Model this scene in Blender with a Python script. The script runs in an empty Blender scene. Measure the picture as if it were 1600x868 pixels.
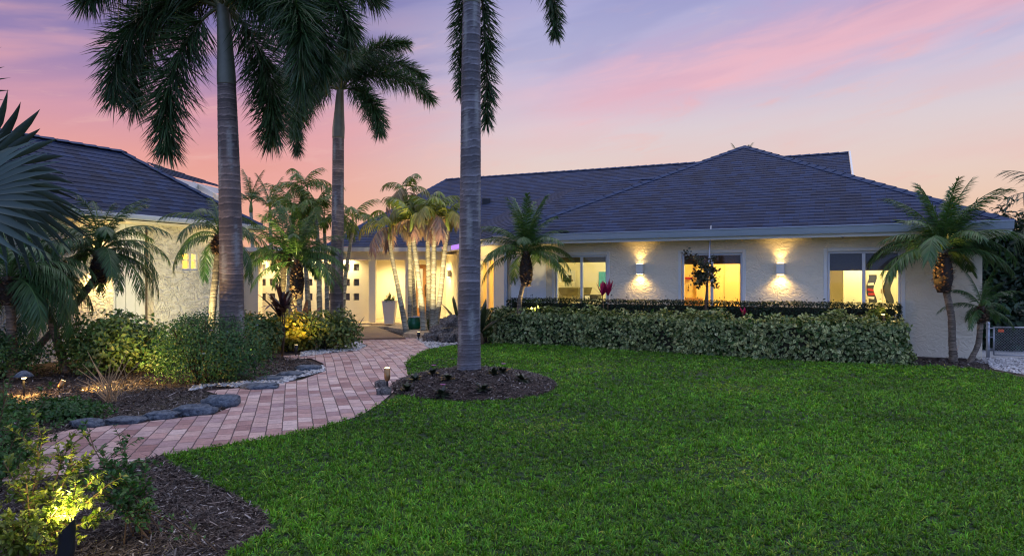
import bpy, math, random
import numpy as np
from mathutils import Vector

C = bpy.context.scene
COL = C.collection
RND = random.Random(7)
NR = np.random.default_rng(11)
rad = math.radians
FPX, CX, CY, EYE = 1067.0, 800.0, 434.0, 1.57


def lin(r, g, b, k=1.0):
    f = lambda c: ((c / 255 + 0.055) / 1.055) ** 2.4 if c > 10 else c / 255 / 12.92
    return (f(r) * k, f(g) * k, f(b) * k, 1.0)


# ------------------------------------------------------------------ camera
cam_d = bpy.data.cameras.new('camera')
cam = bpy.data.objects.new('camera', cam_d)
COL.objects.link(cam)
cam.location = (0, 0, EYE)
cam.rotation_euler = (rad(90), 0, 0)
cam_d.lens = 24.0
cam_d.sensor_width = 36.0
cam_d.clip_start = 0.05
cam_d.clip_end = 3000
C.camera = cam

# ------------------------------------------------------------------ sky, sun, exposure
SKY_STRENGTH = 0.86
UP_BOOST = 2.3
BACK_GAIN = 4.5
SUN_E = 0.5
EXPOSURE = 0.22


class NT:
    """small node-tree helper"""
    def __init__(self, tree):
        self.t = tree
        self.x = 0

    def n(self, typ, **kw):
        nd = self.t.nodes.new(typ)
        nd.location = (self.x, 0)
        self.x += 40
        for k, v in kw.items():
            setattr(nd, k, v)
        return nd

    def put(self, sock, v):
        if hasattr(v, 'is_output') or isinstance(v, bpy.types.NodeSocket):
            self.t.links.new(v, sock)
        else:
            if isinstance(v, (int, float)) and sock.type in ('RGBA',):
                v = (v, v, v, 1)
            sock.default_value = v

    def m(self, op, a, b=0.0, c=0.0, clamp=False):
        nd = self.n('ShaderNodeMath', operation=op, use_clamp=clamp)
        for s, v in zip(nd.inputs, (a, b, c)):
            self.put(s, v)
        return nd.outputs[0]

    def ss(self, v, lo, hi, a=0.0, b=1.0):
        nd = self.n('ShaderNodeMapRange', interpolation_type='SMOOTHSTEP')
        for s, x in zip(nd.inputs, (v, lo, hi, a, b)):
            self.put(s, x)
        return nd.outputs[0]

    def mix(self, f, a, b, mode='MIX'):
        nd = self.n('ShaderNodeMix', data_type='RGBA', blend_type=mode)
        self.put(nd.inputs[0], f)
        self.put(nd.inputs[6], a)
        self.put(nd.inputs[7], b)
        return nd.outputs[2]

    def ramp(self, f, stops, interp='LINEAR'):
        nd = self.n('ShaderNodeValToRGB')
        cr = nd.color_ramp
        cr.interpolation = interp
        while len(cr.elements) > 1:
            cr.elements.remove(cr.elements[-1])
        cr.elements[0].position = stops[0][0]
        cr.elements[0].color = stops[0][1]
        for p, c in stops[1:]:
            e = cr.elements.new(p)
            e.color = c
        self.put(nd.inputs[0], f)
        return nd.outputs[0]

    def noise(self, vec, scale, detail=4, rough=0.5, dist=0.0):
        nd = self.n('ShaderNodeTexNoise')
        if vec is not None:
            self.put(nd.inputs['Vector'], vec)
        nd.inputs['Scale'].default_value = scale
        nd.inputs['Detail'].default_value = detail
        nd.inputs['Roughness'].default_value = rough
        nd.inputs['Distortion'].default_value = dist
        return nd.outputs[0]

    def xyz(self, x, y, z):
        nd = self.n('ShaderNodeCombineXYZ')
        for s, v in zip(nd.inputs, (x, y, z)):
            self.put(s, v)
        return nd.outputs[0]


def build_world():
    w = bpy.data.worlds.new('World')
    C.world = w
    w.use_nodes = True
    w.node_tree.nodes.clear()
    t = NT(w.node_tree)
    tc = t.n('ShaderNodeTexCoord')
    sep = t.n('ShaderNodeSeparateXYZ')
    t.put(sep.inputs[0], tc.outputs['Generated'])
    x, y, z = sep.outputs
    DEG = 57.29578
    az = t.m('MULTIPLY', t.m('ARCTAN2', x, y), DEG)
    el = t.m('MULTIPLY', t.m('ARCSINE', z), DEG)
    e01 = t.m('DIVIDE', el, 90.0, clamp=True)

    def stops(L):
        return [(e / 90, lin(*c)) for e, c in L]
    right = t.ramp(e01, stops([(0, (240, 188, 152)), (5, (236, 200, 176)), (8.5, (230, 206, 198)), (12, (220, 206, 212)),
                               (16, (200, 196, 222)), (20, (178, 178, 216)), (24, (152, 154, 206)), (45, (236, 232, 246)), (90, (250, 246, 248))]))
    left = t.ramp(e01, stops([(0, (243, 180, 145)), (5, (240, 172, 148)), (9, (230, 160, 154)), (12, (208, 152, 172)),
                              (16, (174, 144, 182)), (20, (140, 128, 172)), (24, (104, 100, 164)), (45, (232, 222, 240)), (90, (250, 246, 248))]))
    side = t.ss(az, -22.0, 4.0)
    base = t.mix(side, left, right)
    # thin stretched cloud: coordinates run along the streaks, which climb to the right
    v = t.m('SUBTRACT', el, t.m('MULTIPLY', az, 0.16))
    p1 = t.xyz(t.m('MULTIPLY', az, 0.05), t.m('MULTIPLY', v, 0.30), 3.7)
    p2 = t.xyz(t.m('MULTIPLY', az, 0.16), t.m('MULTIPLY', v, 0.75), 9.1)
    n1 = t.noise(p1, 1.0, 5, 0.48, 0.2)
    n2 = t.noise(p2, 1.0, 6, 0.6, 0.6)
    low = t.ss(el, 26.0, 12.0)
    # the long pink bar on the right and its violet upper edge
    wob = t.m('MULTIPLY', t.m('SUBTRACT', n2, 0.5), 4.0)
    d = t.m('ADD', t.m('SUBTRACT', v, 13.4), wob)
    east = t.ss(az, -6.0, 12.0)
    g = t.m('POWER', 2.718, t.m('MULTIPLY', t.m('MULTIPLY', d, d), -0.22))
    d2 = t.m('SUBTRACT', d, 2.4)
    g2 = t.m('POWER', 2.718, t.m('MULTIPLY', t.m('MULTIPLY', d2, d2), -0.30))
    c = t.mix(t.m('MULTIPLY', t.m('MULTIPLY', t.ss(n1, 0.42, 0.68), low), t.m('SUBTRACT', 0.58, t.m('MULTIPLY', side, 0.38))), base, lin(238, 168, 168))
    c = t.mix(t.m('MULTIPLY', t.m('MULTIPLY', t.ss(n2, 0.52, 0.75), low), 0.45), c, lin(238, 190, 182))
    c = t.mix(t.m('MULTIPLY', t.m('MULTIPLY', g2, east), 0.42), c, lin(172, 156, 202))
    c = t.mix(t.m('MULTIPLY', t.m('MULTIPLY', g, east), 0.72), c, lin(244, 182, 192))
    # violet-blue wisps high up
    hi = t.m('MULTIPLY', t.ss(n1, 0.56, 0.40), t.ss(el, 11.0, 18.0))
    c = t.mix(t.m('MULTIPLY', hi, t.m('SUBTRACT', 0.55, t.m('MULTIPLY', side, 0.38))), c, lin(112, 108, 172))
    # dusk blue behind; unseen sky there and overhead is brightened to light the scene
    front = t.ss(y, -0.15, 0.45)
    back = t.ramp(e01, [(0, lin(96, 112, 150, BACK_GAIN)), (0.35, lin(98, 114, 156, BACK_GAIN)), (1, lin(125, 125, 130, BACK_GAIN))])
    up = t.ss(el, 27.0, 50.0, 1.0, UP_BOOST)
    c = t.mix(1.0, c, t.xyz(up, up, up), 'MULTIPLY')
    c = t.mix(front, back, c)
    # the physical sky, sun on the horizon
    ns = t.n('ShaderNodeTexSky', sky_type='NISHITA')
    ns.sun_disc = False
    ns.sun_elevation = rad(1.5)
    ns.sun_rotation = rad(-62)
    b1 = t.n('ShaderNodeBackground')
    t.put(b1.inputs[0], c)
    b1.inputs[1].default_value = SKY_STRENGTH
    b2 = t.n('ShaderNodeBackground')
    t.put(b2.inputs[0], ns.outputs[0])
    b2.inputs[1].default_value = 0.006
    ad = t.n('ShaderNodeAddShader')
    t.put(ad.inputs[0], b1.outputs[0])
    t.put(ad.inputs[1], b2.outputs[0])
    o = t.n('ShaderNodeOutputWorld')
    t.put(o.inputs[0], ad.outputs[0])
    w.cycles.sampling_method = 'MANUAL'
    w.cycles.sample_map_resolution = 1024


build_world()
sun_d = bpy.data.lights.new('sun', 'SUN')
sun = bpy.data.objects.new('sun', sun_d)
COL.objects.link(sun)
sun.rotation_euler = Vector((0.94, -0.34, -0.30)).to_track_quat('-Z', 'Y').to_euler()
sun_d.energy = SUN_E
sun_d.angle = rad(12)
sun_d.color = (1.0, 0.72, 0.62)

C.render.engine = 'CYCLES'
C.cycles.use_denoising = True
C.cycles.filter_width = 1.2
C.cycles.max_bounces = 7
C.cycles.transparent_max_bounces = 12
C.cycles.sample_clamp_indirect = 6.0
C.view_settings.view_transform = 'Standard'
C.view_settings.look = 'None'
C.view_settings.exposure = EXPOSURE
C.view_settings.gamma = 1.0
C.view_settings.use_curve_mapping = False


# ------------------------------------------------------------------ placing by photograph pixel -> metres
def G(px, py, h=0.0):
    D = (EYE - h) * FPX / (py - CY)
    return ((px - CX) / FPX * D, D)


def P(px, py, D):
    return Vector(((px - CX) / FPX * D, D, EYE + (CY - py) / FPX * D))


# ------------------------------------------------------------------ tagging
def tag(o, label=None, cat=None, group=None, kind=None):
    if label: o['label'] = label
    if cat: o['category'] = cat
    if group: o['group'] = group
    if kind: o['kind'] = kind
    return o


def empty(name, loc, label, cat, group=None):
    o = bpy.data.objects.new(name, None)
    o.empty_display_size = 0.2
    COL.objects.link(o)
    o.location = loc
    return tag(o, label, cat, group)


def link(name, me, parent=None, loc=(0, 0, 0), rot=(0, 0, 0), scale=None):
    o = bpy.data.objects.new(name, me)
    COL.objects.link(o)
    o.location = loc
    o.rotation_euler = rot
    if scale: o.scale = scale
    if parent: o.parent = parent
    return o


# ------------------------------------------------------------------ mesh building
class MB:
    def __init__(self):
        self.v, self.f, self.uv = [], [], []

    def face(self, pts, uvs=None):
        i = len(self.v)
        self.v += [tuple(p) for p in pts]
        self.f.append(tuple(range(i, i + len(pts))))
        self.uv += uvs if uvs else [(0, 0)] * len(pts)

    def hexa(self, b, t):
        """b, t: four bottom and four top points, same order"""
        i = len(self.v)
        self.v += [tuple(p) for p in b] + [tuple(p) for p in t]
        for f in ((3, 2, 1, 0), (4, 5, 6, 7), (0, 1, 5, 4), (1, 2, 6, 5), (2, 3, 7, 6), (3, 0, 4, 7)):
            self.f.append(tuple(i + k for k in f))
            self.uv += [(0, 0)] * 4

    def box(self, x0, x1, y0, y1, z0, z1, F=None):
        q = [(x0, y0), (x1, y0), (x1, y1), (x0, y1)]
        if F:
            self.hexa([F(x, y, z0) for x, y in q], [F(x, y, z1) for x, y in q])
        else:
            self.hexa([(x, y, z0) for x, y in q], [(x, y, z1) for x, y in q])

    def tube(self, pts, radii, n=8, cap=True):
        pts = [Vector(p) for p in pts]
        if isinstance(radii, (int, float)): radii = [radii] * len(pts)
        i0 = len(self.v)
        up = Vector((0, 0, 1))
        prev = None
        for k, p in enumerate(pts):
            d = (pts[min(k + 1, len(pts) - 1)] - pts[max(k - 1, 0)])
            d = d.normalized() if d.length > 1e-9 else Vector((0, 0, 1))
            if prev is None:
                a = d.cross(up) if abs(d.z) < 0.95 else d.cross(Vector((0, 1, 0)))
            else:
                a = prev - d * prev.dot(d)
            a.normalize()
            prev = a
            b = d.cross(a)
            for j in range(n):
                an = 2 * math.pi * j / n
                self.v.append(tuple(p + (a * math.cos(an) + b * math.sin(an)) * radii[k]))
        for k in range(len(pts) - 1):
            for j in range(n):
                j2 = (j + 1) % n
                self.f.append((i0 + k * n + j, i0 + k * n + j2, i0 + (k + 1) * n + j2, i0 + (k + 1) * n + j))
                self.uv += [(0, 0)] * 4
        if cap:
            self.f.append(tuple(i0 + j for j in reversed(range(n))))
            self.f.append(tuple(i0 + (len(pts) - 1) * n + j for j in range(n)))
            self.uv += [(0, 0)] * (2 * n)

    def lathe(self, prof, n=24, loc=(0, 0, 0)):
        i0 = len(self.v)
        for r, z in prof:
            for j in range(n):
                an = 2 * math.pi * j / n
                self.v.append((loc[0] + r * math.cos(an), loc[1] + r * math.sin(an), loc[2] + z))
        for k in range(len(prof) - 1):
            for j in range(n):
                j2 = (j + 1) % n
                self.f.append((i0 + k * n + j, i0 + k * n + j2, i0 + (k + 1) * n + j2, i0 + (k + 1) * n + j))
                self.uv += [(0, 0)] * 4

    def mesh(self, name, mat, smooth=False, bevel=0.0):
        me = bpy.data.meshes.new(name)
        me.from_pydata(self.v, [], self.f)
        l = me.uv_layers.new(name='UVMap')
        l.data.foreach_set('uv', np.array(self.uv, dtype=np.float32).ravel())
        for mt in (mat if isinstance(mat, (list, tuple)) else [mat]):
            me.materials.append(mt)
        if smooth:
            me.polygons.foreach_set('use_smooth', np.ones(len(me.polygons), dtype=bool))
        me.update()
        return me

    def build(self, name, mat, parent=None, smooth=False, bevel=0.0):
        o = link(name, self.mesh(name, mat, smooth), parent)
        if bevel:
            md = o.modifiers.new('bevel', 'BEVEL')
            md.width = bevel
            md.segments = 2
            md.limit_method = 'ANGLE'
        return o


def np_mesh(name, V, F, mat, col=None, smooth=False):
    """V (n,3); F list of (m,k) index arrays; col (n,3|4) per-vertex colour"""
    me = bpy.data.meshes.new(name)
    V = np.asarray(V, dtype=np.float32)
    me.vertices.add(len(V))
    me.vertices.foreach_set('co', V.ravel())
    F = [np.asarray(f, dtype=np.int32) for f in F if len(f)]
    me.loops.add(int(sum(f.size for f in F)))
    me.polygons.add(int(sum(len(f) for f in F)))
    me.loops.foreach_set('vertex_index', np.concatenate([f.ravel() for f in F]))
    tot = np.concatenate([np.full(len(f), f.shape[1], dtype=np.int32) for f in F])
    st = np.concatenate([[0], np.cumsum(tot)[:-1]]).astype(np.int32)
    me.polygons.foreach_set('loop_start', st)
    me.polygons.foreach_set('loop_total', tot)
    if smooth:
        me.polygons.foreach_set('use_smooth', np.ones(len(tot), dtype=bool))
    me.update(calc_edges=True)
    if col is not None:
        col = np.asarray(col, dtype=np.float32)
        if col.shape[1] == 3:
            col = np.concatenate([col, np.ones((len(col), 1), np.float32)], 1)
        a = me.attributes.new('Col', 'FLOAT_COLOR', 'POINT')
        a.data.foreach_set('color', col.ravel())
    if mat is not None:
        me.materials.append(mat)
    return me


def unit(a):
    return a / np.maximum(np.linalg.norm(a, axis=-1, keepdims=True), 1e-9)


def strips(Pt, Dir, Side, L, W, droop, prof=(1.0, 0.9, 0.0), ts=None, fold=0.0):
    """narrow leaf blades. Pt,Dir,Side (n,3); L,W,droop (n,). returns V,F(list),vertex t"""
    n = len(Pt)
    k = len(prof)
    ts = np.linspace(0, 1, k) if ts is None else np.asarray(ts)
    V = []
    T = []
    idx = []
    for i in range(k):
        c = Pt + Dir * (L * ts[i])[:, None]
        c = c - np.array([0, 0, 1.0]) * (droop * L * ts[i] ** 2)[:, None]
        if prof[i] == 0:
            V.append(c[:, None]); T.append(np.full((n, 1), ts[i])); idx.append(1)
        else:
            s = Side * (W * 0.5 * prof[i])[:, None]
            V.append(np.stack([c - s, c + s], 1)); T.append(np.full((n, 2), ts[i])); idx.append(2)
    V = np.concatenate(V, 1)
    T = np.concatenate(T, 1)
    m = V.shape[1]
    off = np.cumsum([0] + idx)
    base = (np.arange(n) * m)[:, None]
    quads, tris = [], []
    for i in range(k - 1):
        if idx[i] == 2 and idx[i + 1] == 2:
            quads.append(base + np.array([[off[i], off[i] + 1, off[i + 1] + 1, off[i + 1]]]))
        elif idx[i] == 2:
            tris.append(base + np.array([[off[i], off[i] + 1, off[i + 1]]]))
        elif idx[i + 1] == 2:
            tris.append(base + np.array([[off[i], off[i + 1] + 1, off[i + 1]]]))
    F = []
    if quads: F.append(np.concatenate(quads))
    if tris: F.append(np.concatenate(tris))
    return V.reshape(-1, 3), F, T.reshape(-1)


def ovate(Pt, Dir, Nrm, L, W, fold=0.25, curl=0.15):
    """broad leaves, six outline points + folded midrib"""
    n = len(Pt)
    Side = unit(np.cross(Dir, Nrm))
    N = np.cross(Side, Dir)
    def pt(t, s, up):
        return Pt + Dir * (L * t)[:, None] + Side * (W * 0.5 * s)[:, None] + N * (W * up - curl * L * t * t)[:, None]
    o = np.ones(n)
    V = np.stack([pt(0 * o, 0, 0), pt(.38 * o, -1, fold), pt(.75 * o, -.72, fold * .7), pt(o, 0, 0),
                  pt(.75 * o, .72, fold * .7), pt(.38 * o, 1, fold), pt(.45 * o, 0, 0)], 1)
    base = (np.arange(n) * 7)[:, None]
    q = np.concatenate([base + np.array([[6, 2, 1, 0]]), base + np.array([[0, 5, 4, 6]])])
    tr = np.concatenate([base + np.array([[6, 3, 2]]), base + np.array([[6, 4, 3]])])
    edge = np.tile(np.array([0, 1, 1, .6, 1, 1, 0.]), (n, 1)).reshape(-1)
    return V.reshape(-1, 3), [q, tr], edge


class Acc:
    """collects foliage pieces into one mesh"""
    def __init__(self):
        self.V, self.F, self.C, self.n = [], {}, [], 0

    def add(self, V, F, col):
        for f in F:
            self.F.setdefault(f.shape[1], []).append(f + self.n)
        self.V.append(V)
        self.C.append(col)
        self.n += len(V)

    def mesh(self, name, mat):
        return np_mesh(name, np.concatenate(self.V), [np.concatenate(v) for v in self.F.values()], mat, np.concatenate(self.C))


def tint(n, rep, base, var, rng, hue=0.12):
    """per-leaf colour variation of a base colour"""
    k = np.exp(rng.normal(0, var, (n, 1))) * (1 + rng.normal(0, hue, (n, 3)) * np.array([1.0, .35, .8]))
    return np.repeat(np.clip(np.array(base)[None, :3] * k, 0.002, 0.9), rep, 0)


class Frame:
    def __init__(self, O, A):
        self.O = Vector((O[0], O[1], 0))
        self.A = Vector((A[0], A[1], 0)).normalized()
        self.B = Vector((-self.A.y, self.A.x, 0))

    def __call__(self, a, b, z):
        p = self.O + self.A * a + self.B * b
        return Vector((p.x, p.y, z))

    def a_at(self, px, b=0.0):
        """a where the plane b is crossed by photo column px"""
        q = (px - CX) / FPX
        ox, oy = self.O.x + self.B.x * b, self.O.y + self.B.y * b
        return (q * oy - ox) / (self.A.x - q * self.A.y)


# ------------------------------------------------------------------ materials
def material(name):
    m = bpy.data.materials.new(name)
    m.use_nodes = True
    m.node_tree.nodes.clear()
    t = NT(m.node_tree)
    o = t.n('ShaderNodeOutputMaterial')
    b = t.n('ShaderNodeBsdfPrincipled')
    t.put(o.inputs[0], b.outputs[0])
    return m, t, b, o


def coords(t):
    return t.n('ShaderNodeTexCoord').outputs['Object']


def bump(t, b, h, dist, strength=1.0):
    nd = t.n('ShaderNodeBump')
    nd.inputs['Strength'].default_value = strength
    nd.inputs['Distance'].default_value = dist
    t.put(nd.inputs['Height'], h)
    t.put(b.inputs['Normal'], nd.outputs[0])


def plain(name, c, rough=0.6, metal=0.0, var=0.12, scale=6.0, bmp=0.0):
    m, t, b, o = material(name)
    co = coords(t)
    n = t.noise(co, scale, 5, 0.6)
    f = t.m('ADD', t.m('MULTIPLY', t.m('SUBTRACT', n, 0.5), 2 * var * 2), 1.0)
    t.put(b.inputs['Base Color'], t.mix(1.0, tuple(c[:3]) + (1,), t.xyz(f, f, f), 'MULTIPLY'))
    b.inputs['Roughness'].default_value = rough
    b.inputs['Metallic'].default_value = metal
    if bmp:
        bump(t, b, t.noise(co, scale * 6, 4, 0.6), bmp)
    return m


def leaf_mat(name, rough=0.42, trans=0.25, spec=0.4):
    m, t, b, o = material(name)
    at = t.n('ShaderNodeAttribute', attribute_name='Col')
    t.put(b.inputs['Base Color'], at.outputs['Color'])
    b.inputs['Roughness'].default_value = rough
    b.inputs['Specular IOR Level'].default_value = spec
    tr = t.n('ShaderNodeBsdfTranslucent')
    t.put(tr.inputs[0], t.mix(1.0, at.outputs['Color'], (1.1, 1.25, 0.6, 1), 'MULTIPLY'))
    mx = t.n('ShaderNodeMixShader')
    mx.inputs[0].default_value = trans
    t.put(mx.inputs[1], b.outputs[0])
    t.put(mx.inputs[2], tr.outputs[0])
    t.put(o.inputs[0], mx.outputs[0])
    return m


def col_mat(name, rough=0.8, bscale=60, bdist=0.004):
    """colour from the mesh, with grain"""
    m, t, b, o = material(name)
    at = t.n('ShaderNodeAttribute', attribute_name='Col')
    n = t.noise(coords(t), bscale, 4, 0.65)
    f = t.m('ADD', t.m('MULTIPLY', n, 0.9), 0.55)
    t.put(b.inputs['Base Color'], t.mix(1.0, at.outputs['Color'], t.xyz(f, f, f), 'MULTIPLY'))
    b.inputs['Roughness'].default_value = rough
    bump(t, b, n, bdist)
    return m


def stucco_mat(name, c, size=9.0, dist=0.03, smooth=False):
    m, t, b, o = material(name)
    co = coords(t)
    mp = t.n('ShaderNodeMapping')
    mp.inputs['Scale'].default_value = (1.0, 1.0, 1.35)
    t.put(mp.inputs[0], co)
    big = t.noise(mp.outputs[0], 0.7, 4, 0.6)
    f = t.m('ADD', t.m('MULTIPLY', big, 0.22), 0.88)
    st = t.noise(mp.outputs[0], 3.2, 7, 0.7)
    f = t.m('MULTIPLY', f, t.ss(st, 0.28, 0.42, 0.93, 1.0))
    t.put(b.inputs['Base Color'], t.mix(1.0, tuple(c[:3]) + (1,), t.xyz(f, f, f), 'MULTIPLY'))
    b.inputs['Roughness'].default_value = 0.75
    if smooth:
        bump(t, b, t.noise(co, 60, 4, 0.6), 0.002)
    else:
        # trowelled knock-down plaster: warped ridges with flattened tops
        w = t.n('ShaderNodeTexNoise')
        w.inputs['Scale'].default_value = size
        w.inputs['Detail'].default_value = 3
        w.inputs['Distortion'].default_value = 1.6
        t.put(w.inputs['Vector'], mp.outputs[0])
        r = t.m('ABSOLUTE', t.m('SUBTRACT', w.outputs[0], 0.5))
        ridge = t.ss(r, 0.0, 0.16, 1.0, 0.0)
        fine = t.noise(mp.outputs[0], size * 4, 4, 0.6)
        bump(t, b, t.m('ADD', ridge, t.m('MULTIPLY', fine, 0.25)), dist)
    return m


def glass_mat(name, tintc=(1, 1, 1, 1), gloss=0.10):
    m, t, b, o = material(name)
    tr = t.n('ShaderNodeBsdfTransparent')
    tr.inputs[0].default_value = tintc
    gl = t.n('ShaderNodeBsdfGlossy')
    gl.inputs['Roughness'].default_value = 0.02
    fr = t.n('ShaderNodeFresnel')
    fr.inputs[0].default_value = 1.5
    mx = t.n('ShaderNodeMixShader')
    t.put(mx.inputs[0], t.m('MULTIPLY', fr.outputs[0], 0.9))
    t.put(mx.inputs[1], tr.outputs[0])
    t.put(mx.inputs[2], gl.outputs[0])
    t.put(o.inputs[0], mx.outputs[0])
    return m


def glow_mat(name, c, s):
    m, t, b, o = material(name)
    e = t.n('ShaderNodeEmission')
    e.inputs[0].default_value = tuple(c[:3]) + (1,)
    e.inputs[1].default_value = s
    t.put(o.inputs[0], e.outputs[0])
    return m


def shingle_mat():
    m, t, b, o = material('asphalt_shingles')
    uv = t.n('ShaderNodeUVMap', uv_map='UVMap').outputs[0]
    br = t.n('ShaderNodeTexBrick')
    br.offset = 0.37
    t.put(br.inputs['Vector'], uv)
    br.inputs['Color1'].default_value = lin(10, 26, 54)
    br.inputs['Color2'].default_value = lin(22, 46, 82)
    br.inputs['Mortar'].default_value = lin(8, 16, 32)
    br.inputs['Scale'].default_value = 1.0
    br.inputs['Mortar Size'].default_value = 0.004
    br.inputs['Bias'].default_value = 0.0
    br.inputs['Brick Width'].default_value = 0.30
    br.inputs['Row Height'].default_value = 0.17
    n = t.noise(uv, 1.2, 5, 0.6)
    g = t.noise(uv, 90, 2, 0.6)
    f = t.m('ADD', t.m('MULTIPLY', n, 1.0), t.m('ADD', t.m('MULTIPLY', g, 0.6), 0.2))
    t.put(b.inputs['Base Color'], t.mix(1.0, br.outputs[0], t.xyz(f, f, f), 'MULTIPLY'))
    b.inputs['Roughness'].default_value = 0.85
    bump(t, b, t.m('ADD', g, t.m('MULTIPLY', br.outputs['Fac'], -1.0)), 0.006)
    return m


def paver_mat():
    m, t, b, o = material('tumbled_pavers')
    co = coords(t)
    mp = t.n('ShaderNodeMapping')
    mp.inputs['Rotation'].default_value = (0, 0, rad(-107.5))
    t.put(mp.inputs[0], co)
    # the courses wander a little
    wv = t.n('ShaderNodeTexNoise')
    wv.inputs['Scale'].default_value = 0.22
    wv.inputs['Detail'].default_value = 1
    t.put(wv.inputs['Vector'], co)
    vm = t.n('ShaderNodeVectorMath', operation='SUBTRACT')
    t.put(vm.inputs[0], wv.outputs[1])
    vm.inputs[1].default_value = (.5, .5, .5)
    vs = t.n('ShaderNodeVectorMath', operation='SCALE')
    t.put(vs.inputs[0], vm.outputs[0])
    vs.inputs[3].default_value = 0.16
    va = t.n('ShaderNodeVectorMath', operation='ADD')
    t.put(va.inputs[0], mp.outputs[0])
    t.put(va.inputs[1], vs.outputs[0])
    jt = t.n('ShaderNodeTexNoise')
    jt.inputs['Scale'].default_value = 14
    t.put(jt.inputs['Vector'], co)
    js = t.n('ShaderNodeVectorMath', operation='SCALE')
    t.put(js.inputs[0], jt.outputs[1])
    js.inputs[3].default_value = 0.018
    vb = t.n('ShaderNodeVectorMath', operation='ADD')
    t.put(vb.inputs[0], va.outputs[0])
    t.put(vb.inputs[1], js.outputs[0])
    br = t.n('ShaderNodeTexBrick')
    br.offset = 0.5
    t.put(br.inputs['Vector'], vb.outputs[0])
    br.inputs['Color1'].default_value = (0, 0, 0, 1)
    br.inputs['Color2'].default_value = (1, 1, 1, 1)
    br.inputs['Mortar'].default_value = (.5, .5, .5, 1)
    br.inputs['Scale'].default_value = 1.0
    br.inputs['Mortar Size'].default_value = 0.0062
    br.inputs['Mortar Smooth'].default_value = 0.35
    br.inputs['Brick Width'].default_value = 0.25
    br.inputs['Row Height'].default_value = 0.155
    each = t.ramp(br.outputs[0], [(0, lin(146, 108, 102)), (.25, lin(186, 148, 138)), (.5, lin(202, 172, 160)), (.75, lin(160, 130, 128)), (1, lin(218, 192, 180))])
    n = t.noise(co, 9, 6, 0.7)
    n2 = t.noise(co, 45, 4, 0.7)
    f = t.m('ADD', t.m('MULTIPLY', n, 1.0), t.m('ADD', t.m('MULTIPLY', n2, 0.6), 0.16))
    c = t.mix(1.0, each, t.xyz(f, f, f), 'MULTIPLY')
    c = t.mix(br.outputs['Fac'], c, lin(92, 74, 70))
    t.put(b.inputs['Base Color'], c)
    b.inputs['Roughness'].default_value = 0.7
    h = t.m('ADD', t.m('MULTIPLY', br.outputs['Fac'], -1.0), t.m('ADD', t.m('MULTIPLY', n, 0.5), t.m('MULTIPLY', n2, 0.35)))
    bump(t, b, h, 0.02)
    return m


def ground_mat(name, c1, c2, scale=30.0, dist=0.02):
    m, t, b, o = material(name)
    co = coords(t)
    n = t.noise(co, scale, 6, 0.7)
    n2 = t.noise(co, scale * 0.08, 3, 0.5)
    c = t.mix(t.ss(n, 0.35, 0.7), c1, c2)
    f = t.m('ADD', n2, 0.5)
    t.put(b.inputs['Base Color'], t.mix(1.0, c, t.xyz(f, f, f), 'MULTIPLY'))
    b.inputs['Roughness'].default_value = 0.9
    bump(t, b, n, dist)
    return m


M = {}
M['leaf'] = leaf_mat('foliage', 0.45, 0.25, 0.35)
M['gloss_leaf'] = leaf_mat('glossy_foliage', 0.28, 0.18, 0.5)
M['frond'] = leaf_mat('palm_foliage', 0.4, 0.2, 0.4)
M['grass'] = leaf_mat('grass_blades', 0.45, 0.3, 0.3)
M['bark'] = col_mat('palm_bark', 0.8, 45, 0.006)
M['chip'] = col_mat('bark_chips', 0.85, 80, 0.002)
M['pebble'] = col_mat('pebbles', 0.6, 60, 0.002)
M['stem'] = plain('woody_stem', lin(88, 66, 44), 0.85, 0, 0.25, 30)
M['dry_stem'] = plain('dry_twig', lin(168, 136, 96), 0.85, 0, 0.2, 30)
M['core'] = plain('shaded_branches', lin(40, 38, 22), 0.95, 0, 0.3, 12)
M['rachis'] = plain('frond_stalk', lin(110, 128, 60), 0.5, 0, 0.15, 8)
M['stucco'] = stucco_mat('cream_stucco', lin(224, 212, 186), 5.0, 0.0065)
M['rough_stucco'] = stucco_mat('rough_cream_stucco', lin(222, 216, 202), 4.5, 0.03)
M['smooth_wall'] = stucco_mat('smooth_plaster', lin(228, 220, 198), 9, 0.01, True)
M['white'] = plain('white_paint', lin(228, 228, 226), 0.45, 0, 0.05, 3)
M['trim'] = plain('trim_paint', lin(214, 212, 204), 0.5, 0, 0.06, 3)
M['soffit'] = plain('soffit_paint', lin(214, 206, 188), 0.7, 0, 0.06, 3)
M['gutter'] = plain('gutter_metal', lin(168, 178, 190), 0.35, 0.3, 0.06, 2)
M['frame'] = plain('window_frame_metal', lin(206, 208, 212), 0.4, 0.1, 0.04, 3)
M['roof'] = shingle_mat()
M['ridge'] = plain('ridge_shingles', lin(32, 52, 84), 0.9, 0, 0.25, 5, 0.004)
M['glass'] = glass_mat('window_glass')
M['dark_glass'] = plain('dark_block_glass', lin(84, 84, 100), 0.15, 0, 0.15, 4)
M['pavers'] = paver_mat()
M['mulch'] = ground_mat('mulch_soil', lin(44, 32, 27), lin(78, 58, 48), 40, 0.03)
M['soil'] = ground_mat('bare_soil', lin(72, 66, 50), lin(104, 94, 72), 8, 0.02)
M['turf'] = ground_mat('turf_soil', lin(14, 36, 8), lin(26, 60, 14), 50, 0.02)
M['gravel'] = ground_mat('white_gravel', lin(120, 122, 126), lin(214, 214, 212), 70, 0.02)
M['sandstone'] = ground_mat('sandy_stone', lin(150, 132, 108), lin(196, 178, 148), 14, 0.02)
M['lava'] = ground_mat('porous_rock', lin(50, 48, 48), lin(132, 128, 124), 22, 0.06)
M['slate'] = ground_mat('slate_stone', lin(58, 66, 76), lin(110, 118, 126), 16, 0.03)
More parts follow.
